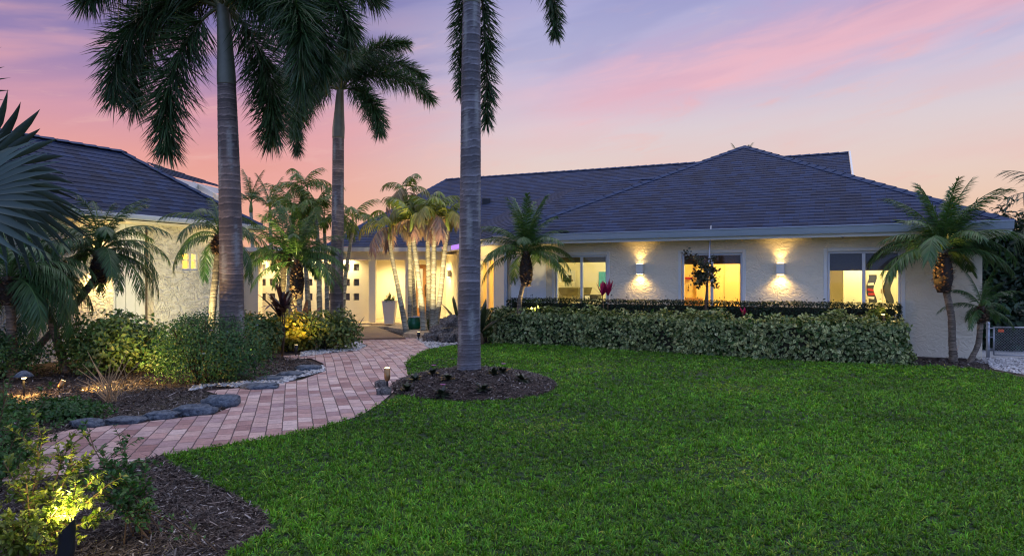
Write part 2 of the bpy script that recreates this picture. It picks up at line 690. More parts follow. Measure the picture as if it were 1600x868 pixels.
M['black'] = plain('black_metal', lin(36, 38, 42), 0.4, 0.4, 0.15, 10)
M['steel'] = plain('galvanised_steel', lin(158, 162, 168), 0.4, 0.8, 0.1, 10)
M['lamp_metal'] = plain('sconce_metal', lin(214, 210, 200), 0.4, 0.1, 0.06, 10)
M['bronze'] = plain('bronze_lamp', lin(150, 116, 76), 0.35, 0.7, 0.15, 10)
M['warm_lens'] = glow_mat('lit_lens', (1.0, 0.74, 0.34), 14.0)
M['soft_lens'] = glow_mat('lit_soffit_lens', (1.0, 0.78, 0.4), 6.0)
M['purple_glow'] = glow_mat('purple_glow', (0.50, 0.24, 1.0), 1.1)
M['wood'] = plain('deck_wood', lin(122, 92, 66), 0.6, 0, 0.25, 10, 0.003)
M['door_wood'] = plain('brown_door_wood', lin(138, 96, 58), 0.5, 0, 0.2, 6)
M['room'] = plain('room_paint', lin(232, 222, 190), 0.8, 0, 0.03, 2)
M['gold_room'] = plain('golden_room_paint', lin(236, 205, 128), 0.8, 0, 0.03, 2)
M['room_floor'] = plain('room_floor', lin(150, 128, 98), 0.5, 0, 0.15, 4)
M['blind'] = plain('olive_blind', lin(110, 100, 62), 0.85, 0, 0.1, 20)
M['brown_blind'] = plain('brown_blind', lin(72, 54, 34), 0.85, 0, 0.1, 20)
M['grey_blind'] = plain('grey_blind', lin(58, 60, 66), 0.85, 0, 0.1, 20)
M['cabinet'] = plain('cabinet_paint', lin(232, 222, 190), 0.5, 0, 0.04, 4)
M['dark_item'] = plain('dark_plastic', lin(44, 42, 40), 0.4, 0, 0.1, 8)
M['red_item'] = plain('red_cloth', lin(170, 44, 40), 0.7, 0, 0.15, 8)
M['teal'] = plain('teal_print', lin(70, 150, 165), 0.6, 0, 0.25, 6)
M['white_item'] = plain('white_card', lin(220, 216, 206), 0.6, 0, 0.05, 8)
M['orange'] = plain('orange_plate', lin(214, 92, 48), 0.5, 0, 0.05, 8)
M['green_glaze'] = plain('green_glaze', lin(16, 92, 66), 0.12, 0, 0.45, 5)
M['planter'] = plain('white_planter', lin(222, 216, 204), 0.4, 0, 0.06, 4)
M['water'] = plain('still_water', lin(40, 46, 60), 0.05, 0, 0.05, 2)
# ------------------------------------------------------------------ ground shapes (photo outline -> metres)
def ring(pix):
    return [G(*p) for p in pix]


def smooth_ring(pts, n=4):
    """closed Catmull-Rom through the outline"""
    out = []
    k = len(pts)
    for i in range(k):
        p0, p1, p2, p3 = (np.array(pts[(i + j) % k]) for j in (-1, 0, 1, 2))
        for s in range(n):
            t = s / n
            out.append(tuple(0.5 * ((2 * p1) + (-p0 + p2) * t + (2 * p0 - 5 * p1 + 4 * p2 - p3) * t * t + (-p0 + 3 * p1 - 3 * p2 + p3) * t ** 3)))
    return out


def inside(poly, X, Y):
    X, Y = np.asarray(X), np.asarray(Y)
    r = np.zeros(X.shape, bool)
    n = len(poly)
    for i in range(n):
        x0, y0 = poly[i]
        x1, y1 = poly[(i + 1) % n]
        c = (y0 > Y) != (y1 > Y)
        with np.errstate(divide='ignore', invalid='ignore'):
            r ^= c & (X < (x1 - x0) * (Y - y0) / (y1 - y0 if y1 != y0 else 1e-9) + x0)
    return r


LAWN = ring([(752, 537), (830, 536), (900, 541), (1000, 546), (1100, 554), (1250, 564), (1420, 571), (1490, 573), (1545, 579), (1600, 589), (1700, 604)]) + \
    [(14.0, 9.2), (14.0, 0.6), (-0.5, 0.6), (-1.2, 2.6)] + \
    ring([(352, 868), (385, 852), (424, 828), (418, 804), (372, 776), (318, 752), (262, 722), (250, 712), (350, 694), (430, 681), (500, 667), (560, 648), (590, 630),
          (640, 612), (660, 596), (640, 588), (633, 578), (632, 568), (642, 556), (668, 546), (705, 540)])
PATH = ring([(-260, 760), (-200, 735), (0, 693), (110, 672), (230, 659), (335, 647), (374, 631), (345, 618), (322, 611), (390, 605), (470, 594), (508, 580), (505, 568),
             (486, 560), (445, 562), (440, 556), (505, 553), (556, 548), (575, 540), (556, 532), (556, 527), (668, 527), (680, 533), (672, 545), (644, 558), (634, 570), (638, 590), (622, 606),
             (592, 632), (562, 650), (500, 669), (430, 683), (350, 696), (262, 712), (180, 730), (60, 748), (0, 754), (-200, 790)])
MOUND_C, MOUND_R, MOUND_H = (-0.55, 10.02), (1.22, 1.36), 0.21


def mound_h(x, y):
    r2 = ((x - MOUND_C[0]) / MOUND_R[0]) ** 2 + ((y - MOUND_C[1]) / MOUND_R[1]) ** 2
    return MOUND_H * np.clip(1 - r2, 0, 1) ** 0.8


def sheet(name, poly, z, mat, kind='structure'):
    mb = MB()
    mb.face([(x, y, z) for x, y in poly])
    return tag(mb.build(name, mat), kind=kind)


def build_ground():
    mb = MB()
    mb.face([(-400, -200, -0.02), (400, -200, -0.02), (400, 900, -0.02), (-400, 900, -0.02)])
    tag(mb.build('ground', M['soil']), kind='structure')
    sheet('lawn', LAWN, 0.0, M['turf'])
    sheet('paved_path', PATH, 0.008, M['pavers'])
    # mulched beds lie under and around the path
    sheet('mulch_bed', [(-16, 0.4), (-0.3, 0.4), (-1.0, 3.6), (-1.3, 4.4), (-1.5, 5.2), (-2.6, 6.6), (-4.6, 6.9), (-4.6, 9), (-3.2, 11.0), (-3.4, 13.6), (-2.6, 18), (-4, 24), (-8.6, 24), (-16, 22)], -0.012, M['mulch'])
    sheet('border_bed', ring([(668, 545), (752, 537), (830, 536), (1000, 546), (1250, 564), (1420, 571), (1545, 579)]) + [(8.9, 13.4), (9.6, 15.4), (0, 19.6), (-1.6, 20.5), (-2.4, 22)], -0.008, M['mulch'])
    sheet('gravel_yard', [(8.6, 12.75), (9.1, 12.1), (9.6, 11.6), (16, 9.6), (16, 24), (10.6, 24), (9.15, 13.3)], -0.004, M['gravel'])


build_ground()

# ------------------------------------------------------------------ the house
HOUSE = empty('house', (1.0, 18.0, 0), 'sprawling cream stucco single-storey house with blue-grey shingled hip roofs and lit windows', 'house')
HOUSE_OFF = Vector((-1.0, -18.0, 0))


def hpart(name, mb, mat, parent=None, label=None, smooth=False, bevel=0.0):
    o = mb.build(name, mat, parent or HOUSE, smooth, bevel)
    if not parent: o.location = HOUSE_OFF
    if label: o['label'] = label
    return o


RW = Frame((6.935, 14.33), (0.9003, -0.4353))
CH = Frame((-0.083, 17.73), (0.329, -0.944))
LW = Frame((-7.84, 14.5), (0.4353, 0.9003))
EN = Frame((0, 0), (1, 0))
EZ = 2.6


def clip_v(poly, lo, hi):
    """poly: list of (u, v); keep lo <= v <= hi"""
    for lim, s in ((lo, 1), (hi, -1)):
        out = []
        for i in range(len(poly)):
            p, q = poly[i], poly[(i + 1) % len(poly)]
            a, b = (p[1] - lim) * s, (q[1] - lim) * s
            if a >= 0: out.append(p)
            if (a > 0) != (b > 0) and abs(a - b) > 1e-12:
                t = a / (a - b)
                if 0 < t < 1:
                    out.append((p[0] + (q[0] - p[0]) * t, p[1] + (q[1] - p[1]) * t))
        poly = out
        if len(poly) < 3: return []
    return poly


def roof_plane(mb, pts, course=0.17, lift=0.010):
    """a slope laid in real shingle courses, each butt edge standing proud of the course below"""
    pts = [Vector(p) for p in pts]
    n = Vector((0, 0, 0))
    for i in range(len(pts)):
        n += pts[i].cross(pts[(i + 1) % len(pts)])
    n.normalize()
    if n.z < 0: n = -n
    up = (Vector((0, 0, 1)) - n * n.z).normalized()
    u = up.cross(n)
    o = min(pts, key=lambda p: p.z)
    P2 = [((p - o).dot(u), (p - o).dot(up)) for p in pts]
    vmax = max(p[1] for p in P2)
    k = 0
    while k * course < vmax:
        lo, hi = k * course, (k + 1) * course
        c = clip_v(P2, lo, hi)
        k += 1
        if len(c) < 3: continue
        f = lambda p: o + u * p[0] + up * p[1] + n * (lift * (1 - (p[1] - lo) / course) + 0.002)
        mb.face([f(p) for p in c], [(p[0] + 40, p[1] + 40) for p in c])
        b = sorted([p for p in c if abs(p[1] - lo) < 1e-6])
        if len(b) >= 2:
            p, q = b[0], b[-1]
            g = lambda p: o + u * p[0] + up * (lo + 0.001) + n * 0.001
            mb.face([g(p), g(q), f(q), f(p)], [(p[0] + 40, lo + 40.002), (q[0] + 40, lo + 40.002), (q[0] + 40, lo + 40.004), (p[0] + 40, lo + 40.004)])


def ridge_cap(mb, p, q, w=0.13, h=0.05, step=0.30):
    p, q = Vector(p), Vector(q)
    d = (q - p)
    L = d.length
    d.normalize()
    s = d.cross(Vector((0, 0, 1))).normalized()
    n = s.cross(d)
    k = int(L / step)
    for i in range(k):
        a = p + d * (i * L / k)
        b = p + d * ((i + 1.12) * L / k)
        mb.face([a - s * w - n * 0.015, b - s * w - n * 0.03, b + n * (h - .02), a + n * h])
        mb.face([a + n * h, b + n * (h - .02), b + s * w - n * 0.03, a + s * w - n * 0.015])


def ray_plane(px, py, O, n):
    d = P(px, py, 1.0) - Vector((0, 0, EYE))
    o = Vector((0, 0, EYE))
    t = (Vector(O) - o).dot(n) / d.dot(n)
    return o + d * t


def build_roofs():
    ov = -0.6
    aL, aR = RW.a_at(771, ov), RW.a_at(1585, ov)
    W = aR - aL
    pitch = 0.513
    CLp, CRp = RW(aL, ov, EZ), RW(aR, ov, EZ)
    am = (aL + aR) / 2
    apex = RW(am, ov + W / 2, EZ + pitch * W / 2)
    back = 14
    mb = MB()
    roof_plane(mb, [CLp, CRp, apex])
    rend = RW(am, ov + back, apex.z)
    roof_plane(mb, [CRp, RW(aR, ov + back, EZ), rend, apex])
    roof_plane(mb, [CLp, apex, rend, RW(aL, ov + back, EZ)])
    # slope over the angled entry wing, with its little ridge dying into the big hip
    cd = Vector((-0.329, 0.944, 0))
    hip = Vector((0.746, 0.665, 0)).normalized()
    cn = Vector((0.944, 0.329, 0))
    zt = 4.27
    s = (zt - EZ) / pitch
    H = CLp + hip * (s / hip.dot(cn))
    H.z = zt
    K = CLp + (apex - CLp) * ((zt - EZ) / (apex.z - EZ))
    Hb = H + cd * 6.2
    Eb = CLp + cd * 6.6
    roof_plane(mb, [CLp, H, Hb, Eb])
    lift = Vector((0, 0, 0.035))
    roof_plane(mb, [CLp + lift, K + lift, H + lift])
    # main block, its ridge parallel to the long front
    Lr = P(698, 280, 30.0)
    Rr = P(1326, 238.5, 23.57)
    Rr.z = Lr.z = (Lr.z + Rr.z) / 2
    wdir = RW.B
    udir = (Rr - Lr); udir.z = 0; udir.normalize()
    wd = Vector((-udir.y, udir.x, 0))
    drop = (Rr.z - EZ) / pitch
    fn = (wd * -pitch + Vector((0, 0, 1))).normalized()
    Q = ray_plane(600, 334, Lr, fn)
    Q2 = ray_plane(520, 376, Lr, fn)
    down = lambda p, k: p - wd * k - Vector((0, 0, pitch * k))
    roof_plane(mb, [down(Rr, drop), Rr, Lr, Q, Q2, down(Lr + Vector((0, 0, 0)), drop)])
    # back slope + left end
    roof_plane(mb, [Rr, Rr + wd * drop - Vector((0, 0, pitch * drop)), Lr + wd * drop - Vector((0, 0, pitch * drop)), Lr])
    mb.face([Lr, Lr + wd * drop - Vector((0, 0, pitch * drop)), Q])
    # entry roof, eave square to the path
    e = [P(505, 388, 22.3), Vector((-1.6, 22.3, 2.58)), Vector((-0.9, 28, 4.86)), Vector((-3.73, 28, 4.86)), Vector((-5.07, 25.5, 3.86))]
    e[0].z = 2.58
    roof_plane(mb, e)
    hpart('roof', mb, M['roof'])
    g = MB()
    g.hexa([down(Rr, drop) + udir * .01, Rr + udir * .01, Rr + udir * .06, down(Rr, drop) + udir * .06],
           [down(Rr, drop) + udir * .01 + Vector((0, 0, .06)), Rr + udir * .01 + Vector((0, 0, .06)), Rr + udir * .06 + Vector((0, 0, .06)), down(Rr, drop) + udir * .06 + Vector((0, 0, .06))])
    g.face([Rr - udir * .02, down(Rr, drop) - udir * .02, Rr + wd * drop - Vector((0, 0, pitch * drop)) - udir * .02])
    hpart('gable_end', g, M['trim'])
    for ra, rb, w, h in ((CLp, apex, .13, .05), (CRp, apex, .13, .05), (CLp, H, .12, .045), (H, K + lift, .11, .045), (Rr, Lr, .13, .05), (Lr, Q, .13, .05), (e[4], e[0], .13, .05)):
        rc = MB()
        ridge_cap(rc, ra, rb, w, h)
        hpart('ridge_cap', rc, M['ridge'])
    # roof vents
    for px, py in ((760, 316), (1006, 268)):
        v = ray_plane(px, py, Lr, fn)
        m2 = MB()
        m2.box(v.x - .16, v.x + .16, v.y - .2, v.y + .1, v.z - .12, v.z + .14)
        hpart('roof_vent', m2, M['black'], bevel=0.02)
        break
    # gutters, fascias, soffits
    m1 = MB()
    prof = [(-.60, 2.47), (-.70, 2.47), (-.715, 2.52), (-.735, 2.60), (-.755, 2.612), (-.755, 2.625), (-.74, 2.625), (-.60, 2.615)]
    a0, a1 = aL + .05, aR - .02
    for i in range(len(prof) - 1):
        (b0, z0), (b1, z1) = prof[i], prof[i + 1]
        m1.face([RW(a0, b0, z0), RW(a1, b0, z0), RW(a1, b1, z1), RW(a0, b1, z1)])
    for a in (a0, a1):
        m1.face([RW(a, b, z) for b, z in prof])
    hpart('gutter', m1, M['gutter'])
    m2 = MB()
    m2.box(aL + .04, aR - .03, -.60, -.565, 2.40, 2.585, RW)
    m2.box(aR - .065, aR - .03, -.56, 10, 2.40, 2.585, RW)
    cf = Frame((CLp.x, CLp.y), (0.329, -0.944))
    m2.box(-5.35, -.03, 0.02, .055, 2.42, 2.60, cf)
    m2.box(-9.2, -2.3, 22.3, 22.34, 2.44, 2.575)
    hpart('fascia', m2, M['trim'])
    m3 = MB()
    m3.box(aL + .05, aR - .06, -.565, 0.05, 2.455, 2.475, RW)
    m3.box(RW.a_at(1535), aR - .07, 0.06, 10, 2.455, 2.475, RW)
    m3.box(-6.2, -.06, 0.06, .75, 2.455, 2.475, cf)
    hpart('soffit', m3, M['soffit'])
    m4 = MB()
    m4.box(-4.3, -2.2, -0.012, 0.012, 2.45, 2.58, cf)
    hpart('fascia_glow', m4, M['purple_glow'])  # added glowing strip, standing in for purple light reflecting on the fascia
    return aL, aR


aL, aR = build_roofs()


def wall(mb, F, a0, a1, z0, z1, holes, b0=0.0, b1=0.2):
    A = sorted({a0, a1, *[h[0] for h in holes], *[h[1] for h in holes]})
    for i in range(len(A) - 1):
        x0, x1 = A[i], A[i + 1]
        hs = sorted([(h[2], h[3]) for h in holes if h[0] < (x0 + x1) / 2 < h[1]])
        z = z0
        for h0, h1 in hs:
            if h0 - z > 1e-6: mb.box(x0, x1, b0, b1, z, h0, F)
            z = h1
        if z1 - z > 1e-6: mb.box(x0, x1, b0, b1, z, z1, F)


def window(F, a0, a1, z0, z1, blind_h, blind_mat, split=0.5, casing=True):
    w = empty('window', (0, 0, 0), None, None)
    w.parent = HOUSE
    w.location = HOUSE_OFF
    fr = MB()
    t = 0.045
    for x0, x1, y0, y1 in ((a0, a1, z0, z0 + t), (a0, a1, z1 - t, z1), (a0, a0 + t, z0 + t, z1 - t), (a1 - t, a1, z0 + t, z1 - t)):
        fr.box(x0, x1, 0.05, 0.13, y0, y1, F)
    if split:
        m = a0 + (a1 - a0) * split
        fr.box(m - .032, m + .032, 0.055, 0.125, z0 + t, z1 - t, F)
    hpart('frame', fr, M['frame'], w, bevel=0.006)
    if casing:
        cs = MB()
        c = 0.075
        for x0, x1, y0, y1 in ((a0 - c, a0, z0 - c, z1 + c), (a1, a1 + c, z0 - c, z1 + c), (a0, a1, z1, z1 + c), (a0, a1, z0 - c, z0)):
            cs.box(x0, x1, -0.018, 0.05, y0, y1, F)
        hpart('casing', cs, M['trim'], w, bevel=0.006)
    g = MB()
    g.face([F(a0 + t, .09, z0 + t), F(a1 - t, .09, z0 + t), F(a1 - t, .09, z1 - t), F(a0 + t, .09, z1 - t)])
    hpart('pane', g, M['glass'], w)
    if blind_h:
        b = MB()
        b.box(a0 + .01, a1 - .01, .15, .19, z1 - t - blind_h, z1 - t + .02, F)
        for k in range(3):
            zz = z1 - t - blind_h + .02 + k * blind_h / 3
            b.box(a0 + .01, a1 - .01, .142, .15, zz, zz + .012, F)
        hpart('blind', b, blind_mat, w)
    return w


def room(F, a0, a1, b0, b1, z0, z1, mat, light, col, lpos=None, name='room', lz=2.2):
    mb = MB()
    q = lambda a, b, z: F(a, b, z)
    mb.face([q(a0, b1, z0), q(a1, b1, z0), q(a1, b1, z1), q(a0, b1, z1)])
    mb.face([q(a0, b0, z0), q(a0, b1, z0), q(a0, b1, z1), q(a0, b0, z1)])
    mb.face([q(a1, b1, z0), q(a1, b0, z0), q(a1, b0, z1), q(a1, b1, z1)])
    mb.face([q(a0, b0, z1), q(a0, b1, z1), q(a1, b1, z1), q(a1, b0, z1)])
    mb.face([q(a0, b0, z0), q(a1, b0, z0), q(a1, b1, z0), q(a0, b1, z0)])
    o = hpart(name, mb, mat)
    ld = bpy.data.lights.new('room_lamp', 'POINT')
    ld.energy = light
    ld.color = col
    ld.shadow_soft_size = 0.18
    l = bpy.data.objects.new('room_lamp', ld)
    COL.objects.link(l)
    p = lpos or ((a0 + a1) / 2, (b0 + b1) / 2)
    l.location = F(p[0], p[1], lz) + HOUSE_OFF
    l.parent = HOUSE
    return o


def spot(loc, to, energy, angle, col, blend=0.6, size=0.03, parent=None, name='lamp_beam'):
    ld = bpy.data.lights.new(name, 'SPOT')
    ld.energy = energy
    ld.color = col
    ld.spot_size = rad(angle)
    ld.spot_blend = blend
    ld.shadow_soft_size = size
    l = bpy.data.objects.new(name, ld)
    COL.objects.link(l)
    l.location = loc
    l.rotation_euler = (Vector(to) - Vector(loc)).to_track_quat('-Z', 'Y').to_euler()
    if parent:
        l.location = Vector(loc) - parent.location
        l.parent = parent
    return l


def point(loc, energy, col, size=0.08, parent=None, name='lamp_glow'):
    ld = bpy.data.lights.new(name, 'POINT')
    ld.energy = energy
    ld.color = col
    ld.shadow_soft_size = size
    l = bpy.data.objects.new(name, ld)
    COL.objects.link(l)
    l.location = loc
    if parent:
        l.location = Vector(loc) - parent.location
        l.parent = parent
    return l


WARM = (1.0, 0.64, 0.20)
AMBER = (1.0, 0.60, 0.16)
CREAM = (1.0, 0.76, 0.34)
WINS = [(862, 953, 0.13, 'blind', 0.505), (1060, 1165, 0.20, 'brown_blind', 0.50), (1288, 1413, 0.36, 'grey_blind', 0.505)]


def build_right_wing():
    a0, a1 = RW.a_at(795), RW.a_at(1535)
    holes = []
    for p0, p1, *_ in WINS:
        holes.append((RW.a_at(p0 + 5), RW.a_at(p1 - 5), 0.78, 2.13))
    mb = MB()
    wall(mb, RW, a0, a1, -0.1, 2.5, holes)
    mb.box(a1 - .2, a1, .2, 10, -0.1, 2.5, RW)
    hpart('wall', mb, M['stucco'])
    for h, w in zip(holes, WINS):
        window(RW, *h, w[2], M[w[3]], w[4])
    # rooms
    room(RW, -7.5, -4.25, .2, 3.4, 0, 2.45, M['room'], 74, (1.0, 0.93, 0.54), (-5.6, 1.6))
    room(RW, -4.2, -1.2, .2, 2.6, 0, 2.45, M['gold_room'], 76, (1.0, 0.88, 0.46), (-2.6, 1.3))
    room(RW, -1.15, 2.2, .2, 3.8, 0, 2.45, M['room'], 78, (1.0, 0.86, 0.44), (0.4, 1.4))
    # smooth utility panels and the downpipe at the left corner
    p = MB()
    x0, x1, x2 = RW.a_at(799), RW.a_at(822), RW.a_at(853)
    p.box(x0, x1 - .012, -0.012, 0.02, 0.05, 2.2, RW)
    p.box(x1 + .012, x2, -0.012, 0.02, 0.05, 2.2, RW)
    hpart('utility_panel', p, M['white'], bevel=0.004)
    d = MB()
    ad = RW.a_at(791, -.05)
    d.box(ad - .045, ad + .045, -0.10, -0.015, 0.02, 2.35, RW)
    d.tube([RW(ad, -.06, 2.33), RW(ad, -.2, 2.42), RW(ad + .1, -.55, 2.5)], 0.045, 8)
    hpart('downpipe', d, M['gutter'], bevel=0.01)
    # camera dome under the eave
    c = MB()
    c.lathe([(0.0, -.06), (.03, -.05), (.045, -.02), (.045, 0)], 12, RW(RW.a_at(1317, -.3), -.3, 2.455))
    hpart('camera_dome', c, M['black'], smooth=True)


build_right_wing()


def build_entry():
    # angled wall beside the entry
    mb = MB()
    hole = [(-2.96, -1.25, 0.25, 2.12)]
    wall(mb, CH, -6.9, -.02, -0.1, 2.5, hole)
    hpart('angled_wall', mb, M['smooth_wall'])
    window(CH, -2.96, -1.25, 0.25, 2.12, 0.0, None, 0.5)
    room(CH, -3.3, -0.9, .2, 1.3, 0, 2.45, M['gold_room'], 34, (1.0, 0.82, 0.40), name='side_room')
    tr = MB()
    for a in (-4.0, -4.5, -5.1):
        tr.box(a - .05, a + .05, -0.05, 0.0, 0.0, 2.4, CH)
    hpart('wall_batten', tr, M['smooth_wall'])
    # porch: back wall, beam, columns
    e = MB()
    wall(e, EN, -5.0, -2.1, 0, 2.6, [(-3.46, -2.98, 0, 2.05)], 24.6, 24.8)
    e.box(-5.0, -4.9, 23.36, 24.6, 0, 2.5)
    hpart('entry_wall', e, M['smooth_wall'])
    c = MB()
    c.box(-9.4, -2.35, 22.62, 22.9, 2.17, 2.44)
    hpart('entry_beam', c, M['smooth_wall'], bevel=0.01)
    s = MB()
    s.box(-9.4, -2.0, 22.34, 22.62, 2.42, 2.44)
    s.box(-9.4, -1.9, 22.9, 24.8, 2.36, 2.40)
    hpart('entry_ceiling', s, M['soffit'])
    for p0, p1 in ((576, 586.5), (633, 641)):
        k = MB()
        x0, x1 = (p0 - CX) / FPX * 22.66, (p1 - CX) / FPX * 22.66
        k.box(x0, x1, 22.66, 22.88, 0, 2.17)
        k.box(x0 - .02, x1 + .02, 22.64, 22.9, 0, .06)
        hpart('column', k, M['smooth_wall'], bevel=0.008)
    # pierced screen wall: rows of square openings glazed with dark blocks
    x0, x1 = (405 - CX) / FPX * 23.2, (577 - CX) / FPX * 23.2
    holes = []
    gl = MB()
    n = 11
    for i in range(n):
        px = 410.5 + i * 14.6
        X0 = (px - 4.2 - CX) / FPX * 23.2
        X1 = (px + 4.6 - CX) / FPX * 23.2
        for yc in (417.5, 440.8, 463.5):
            z1 = EYE - (yc - 5.5 - CY) / FPX * 23.2
            z0 = EYE - (yc + 5.5 - CY) / FPX * 23.2
            holes.append((X0, X1, z0, z1))
            gl = MB()
            gl.box(X0 + .002, X1 - .002, 23.30, 23.33, z0 + .002, z1 - .002)
            hpart('block_glazing', gl, M['dark_glass'])
    sc = MB()
    wall(sc, EN, x0, x1, 0, 2.17, holes, 23.2, 23.36)
    hpart('screen_wall', sc, M['smooth_wall'])
    pl = MB()
    q0, q1 = (379 - CX) / FPX * 22.6, (405 - CX) / FPX * 22.6
    pl.box(q0 - .4, q0 + .1, 22.3, 22.9, 0, 2.44)
    pl.box(q0 + .1, q1, 22.5, 22.9, 0, 2.44)
    hpart('pilaster', pl, M['smooth_wall'], bevel=0.01)
    st = MB()
    st.box(-9.0, -2.4, 22.2, 24.6, -0.02, 0.10)
    st.box(-5.6, -2.9, 21.3, 22.2, -0.02, 0.055)
    hpart('porch_floor', st, M['sandstone'], bevel=0.01)
    # front door
    d = empty('front_door', (0, 0, 0), None, None)
    d.parent = HOUSE
    d.location = HOUSE_OFF
    db = MB()
    wall(db, EN, -3.46, -2.98, 0.1, 2.05, [(-3.40, -3.22, 0.5, 1.9)], 24.62, 24.67)
    hpart('door_leaf', db, M['door_wood'], d)
    dg = MB()
    dg.box(-3.40, -3.22, 24.64, 24.65, 0.5, 1.9)
    hpart('lit_glass', dg, glow_mat('lit_door_glass', (1.0, 0.80, 0.36), 0.9), d)
    dh = MB()
    dh.tube([(-3.12, 24.60, 0.9), (-3.12, 24.56, 0.92), (-3.12, 24.56, 1.3), (-3.12, 24.60, 1.32)], 0.016, 8)
    hpart('handle', dh, M['black'], d)
    # recessed ceiling lights
    for X, D_, E in ((-2.75, 23.7, 26), (-4.2, 23.7, 30), (-5.6, 22.98, 16), (-6.6, 22.98, 18), (-7.6, 22.98, 18), (-8.6, 22.98, 14)):
        m = MB()
        m.lathe([(0, 0), (.05, 0), (.06, .004), (.06, .02)], 14, (X, D_, 2.345 if D_ > 22.95 else 2.4))
        lo = hpart('ceiling_light', m, M['soft_lens'])
        l = spot((X, D_, 2.33), (X, D_ + .08, 0), E * 9.5, 150, CREAM, 0.9, 0.05, name='ceiling_lamp')
        l.location = Vector(l.location) + HOUSE_OFF
        l.parent = HOUSE


build_entry()


def build_left_wing():
    ez, ov, hw, ac, ap = 2.86, -0.45, 2.175, 2.875, 0.70
    zr = 4.505
    corner, corner2 = LW(ac, ov, ez), LW(ac, ov + 2 * hw, ez)
    apex = LW(ap, ov + hw, zr)
    far, farr, far2 = LW(-12, ov, ez), LW(-12, ov + hw, zr), LW(-12, ov + 2 * hw, ez)
    mb = MB()
    roof_plane(mb, [far, corner, apex, farr])
    roof_plane(mb, [corner, corner2, apex])
    roof_plane(mb, [far2, farr, apex, corner2])
    hpart('roof', mb, M['roof'])
    for ra, rb in ((corner, apex), (corner2, apex), (apex, farr)):
        rc = MB()
        ridge_cap(rc, ra, rb)
        hpart('ridge_cap', rc, M['ridge'])
    g = MB()
    g.box(-12, ac, ov - .12, ov - .01, ez - .11, ez - .005, LW)
    g.box(ac + .01, ac + .12, ov, ov + 2 * hw, ez - .11, ez - .005, LW)
    hpart('gutter', g, M['gutter'], bevel=0.02)
    s = MB()
    s.box(-12, ac, ov, ov + 2 * hw, ez - .16, ez - .125, LW)
    hpart('soffit', s, M['soffit'])
    # walls
    a177, a240, a_end = LW.a_at(177), LW.a_at(240), ac - .35
    wa0, wa1 = LW.a_at(285), LW.a_at(311)
    w = MB()
    wall(w, LW, -12, a177, -0.1, ez - .14, [])
    wall(w, LW, a240, a_end, -0.1, ez - .14, [(wa0, wa1, 1.74, 2.16)])
    w.box(a_end - .2, a_end, .2, 4, -.1, ez - .14, LW)
    hpart('wall', w, M['rough_stucco'])
    rcs = MB()
    rcs.box(a177, a240 + .02, .30, .42, -.1, ez - .14, LW)
    n = 4
    for i in range(n):
        x0 = a177 + .02 + (a240 - a177 - .04) * i / n
        x1 = a177 + .02 + (a240 - a177 - .04) * (i + 1) / n
        rcs.box(x0 + .008, x1 - .008, .27, .30, 0.0, ez - .14, LW)
    hpart('door_panel', rcs, M['white'], bevel=0.006)
    window(LW, wa0, wa1, 1.74, 2.16, 0.0, None, 0.55, casing=False)
    room(LW, wa0 - .3, wa1 + .4, .2, 1.4, 0.6, 2.6, M['gold_room'], 34, (1.0, 0.80, 0.36), name='small_room')
    bar = MB()
    bar.box(wa0, wa1, 0.05, 0.12, 1.96, 1.985, LW)
    hpart('window_bar', bar, M['trim'])
    # far gable behind the left wing
    z = MB()
    p = [P(225, 254, 20.5), P(338, 288, 23.5), P(345, 295, 23.2), P(262, 275, 19.6)]
    roof_plane(z, [p[3], p[2], p[1], p[0]], 0.2, 0.02)
    q = [v + Vector((0.4, 3.0, 0.05)) for v in p]
    hpart('far_gable_roof', z, M['roof'])
    f = MB()
    dn = Vector((0, 0, -.18))
    bk = Vector((0, .12, 0))
    f.hexa([p[3] + dn, p[2] + dn, p[2] + dn + bk, p[3] + dn + bk], [p[3], p[2], p[2] + bk, p[3] + bk])
    hpart('far_gable_fascia', f, M['white'])
    h = MB()
    h.hexa([Vector((v.x, v.y, 0)) for v in (p[3] + Vector((.9, .9, 0)), p[2] + Vector((-.2, .5, 0)), p[1] + Vector((-.2, .8, 0)), p[0] + Vector((.8, 1.4, 0)))],
           [v + Vector(d) for v, d in ((p[3], (.9, .9, -.35)), (p[2], (-.2, .5, -.3)), (p[1], (-.2, .8, -.3)), (p[0], (.8, 1.4, -.35)))])
    hpart('far_gable_wall', h, M['smooth_wall'])


build_left_wing()


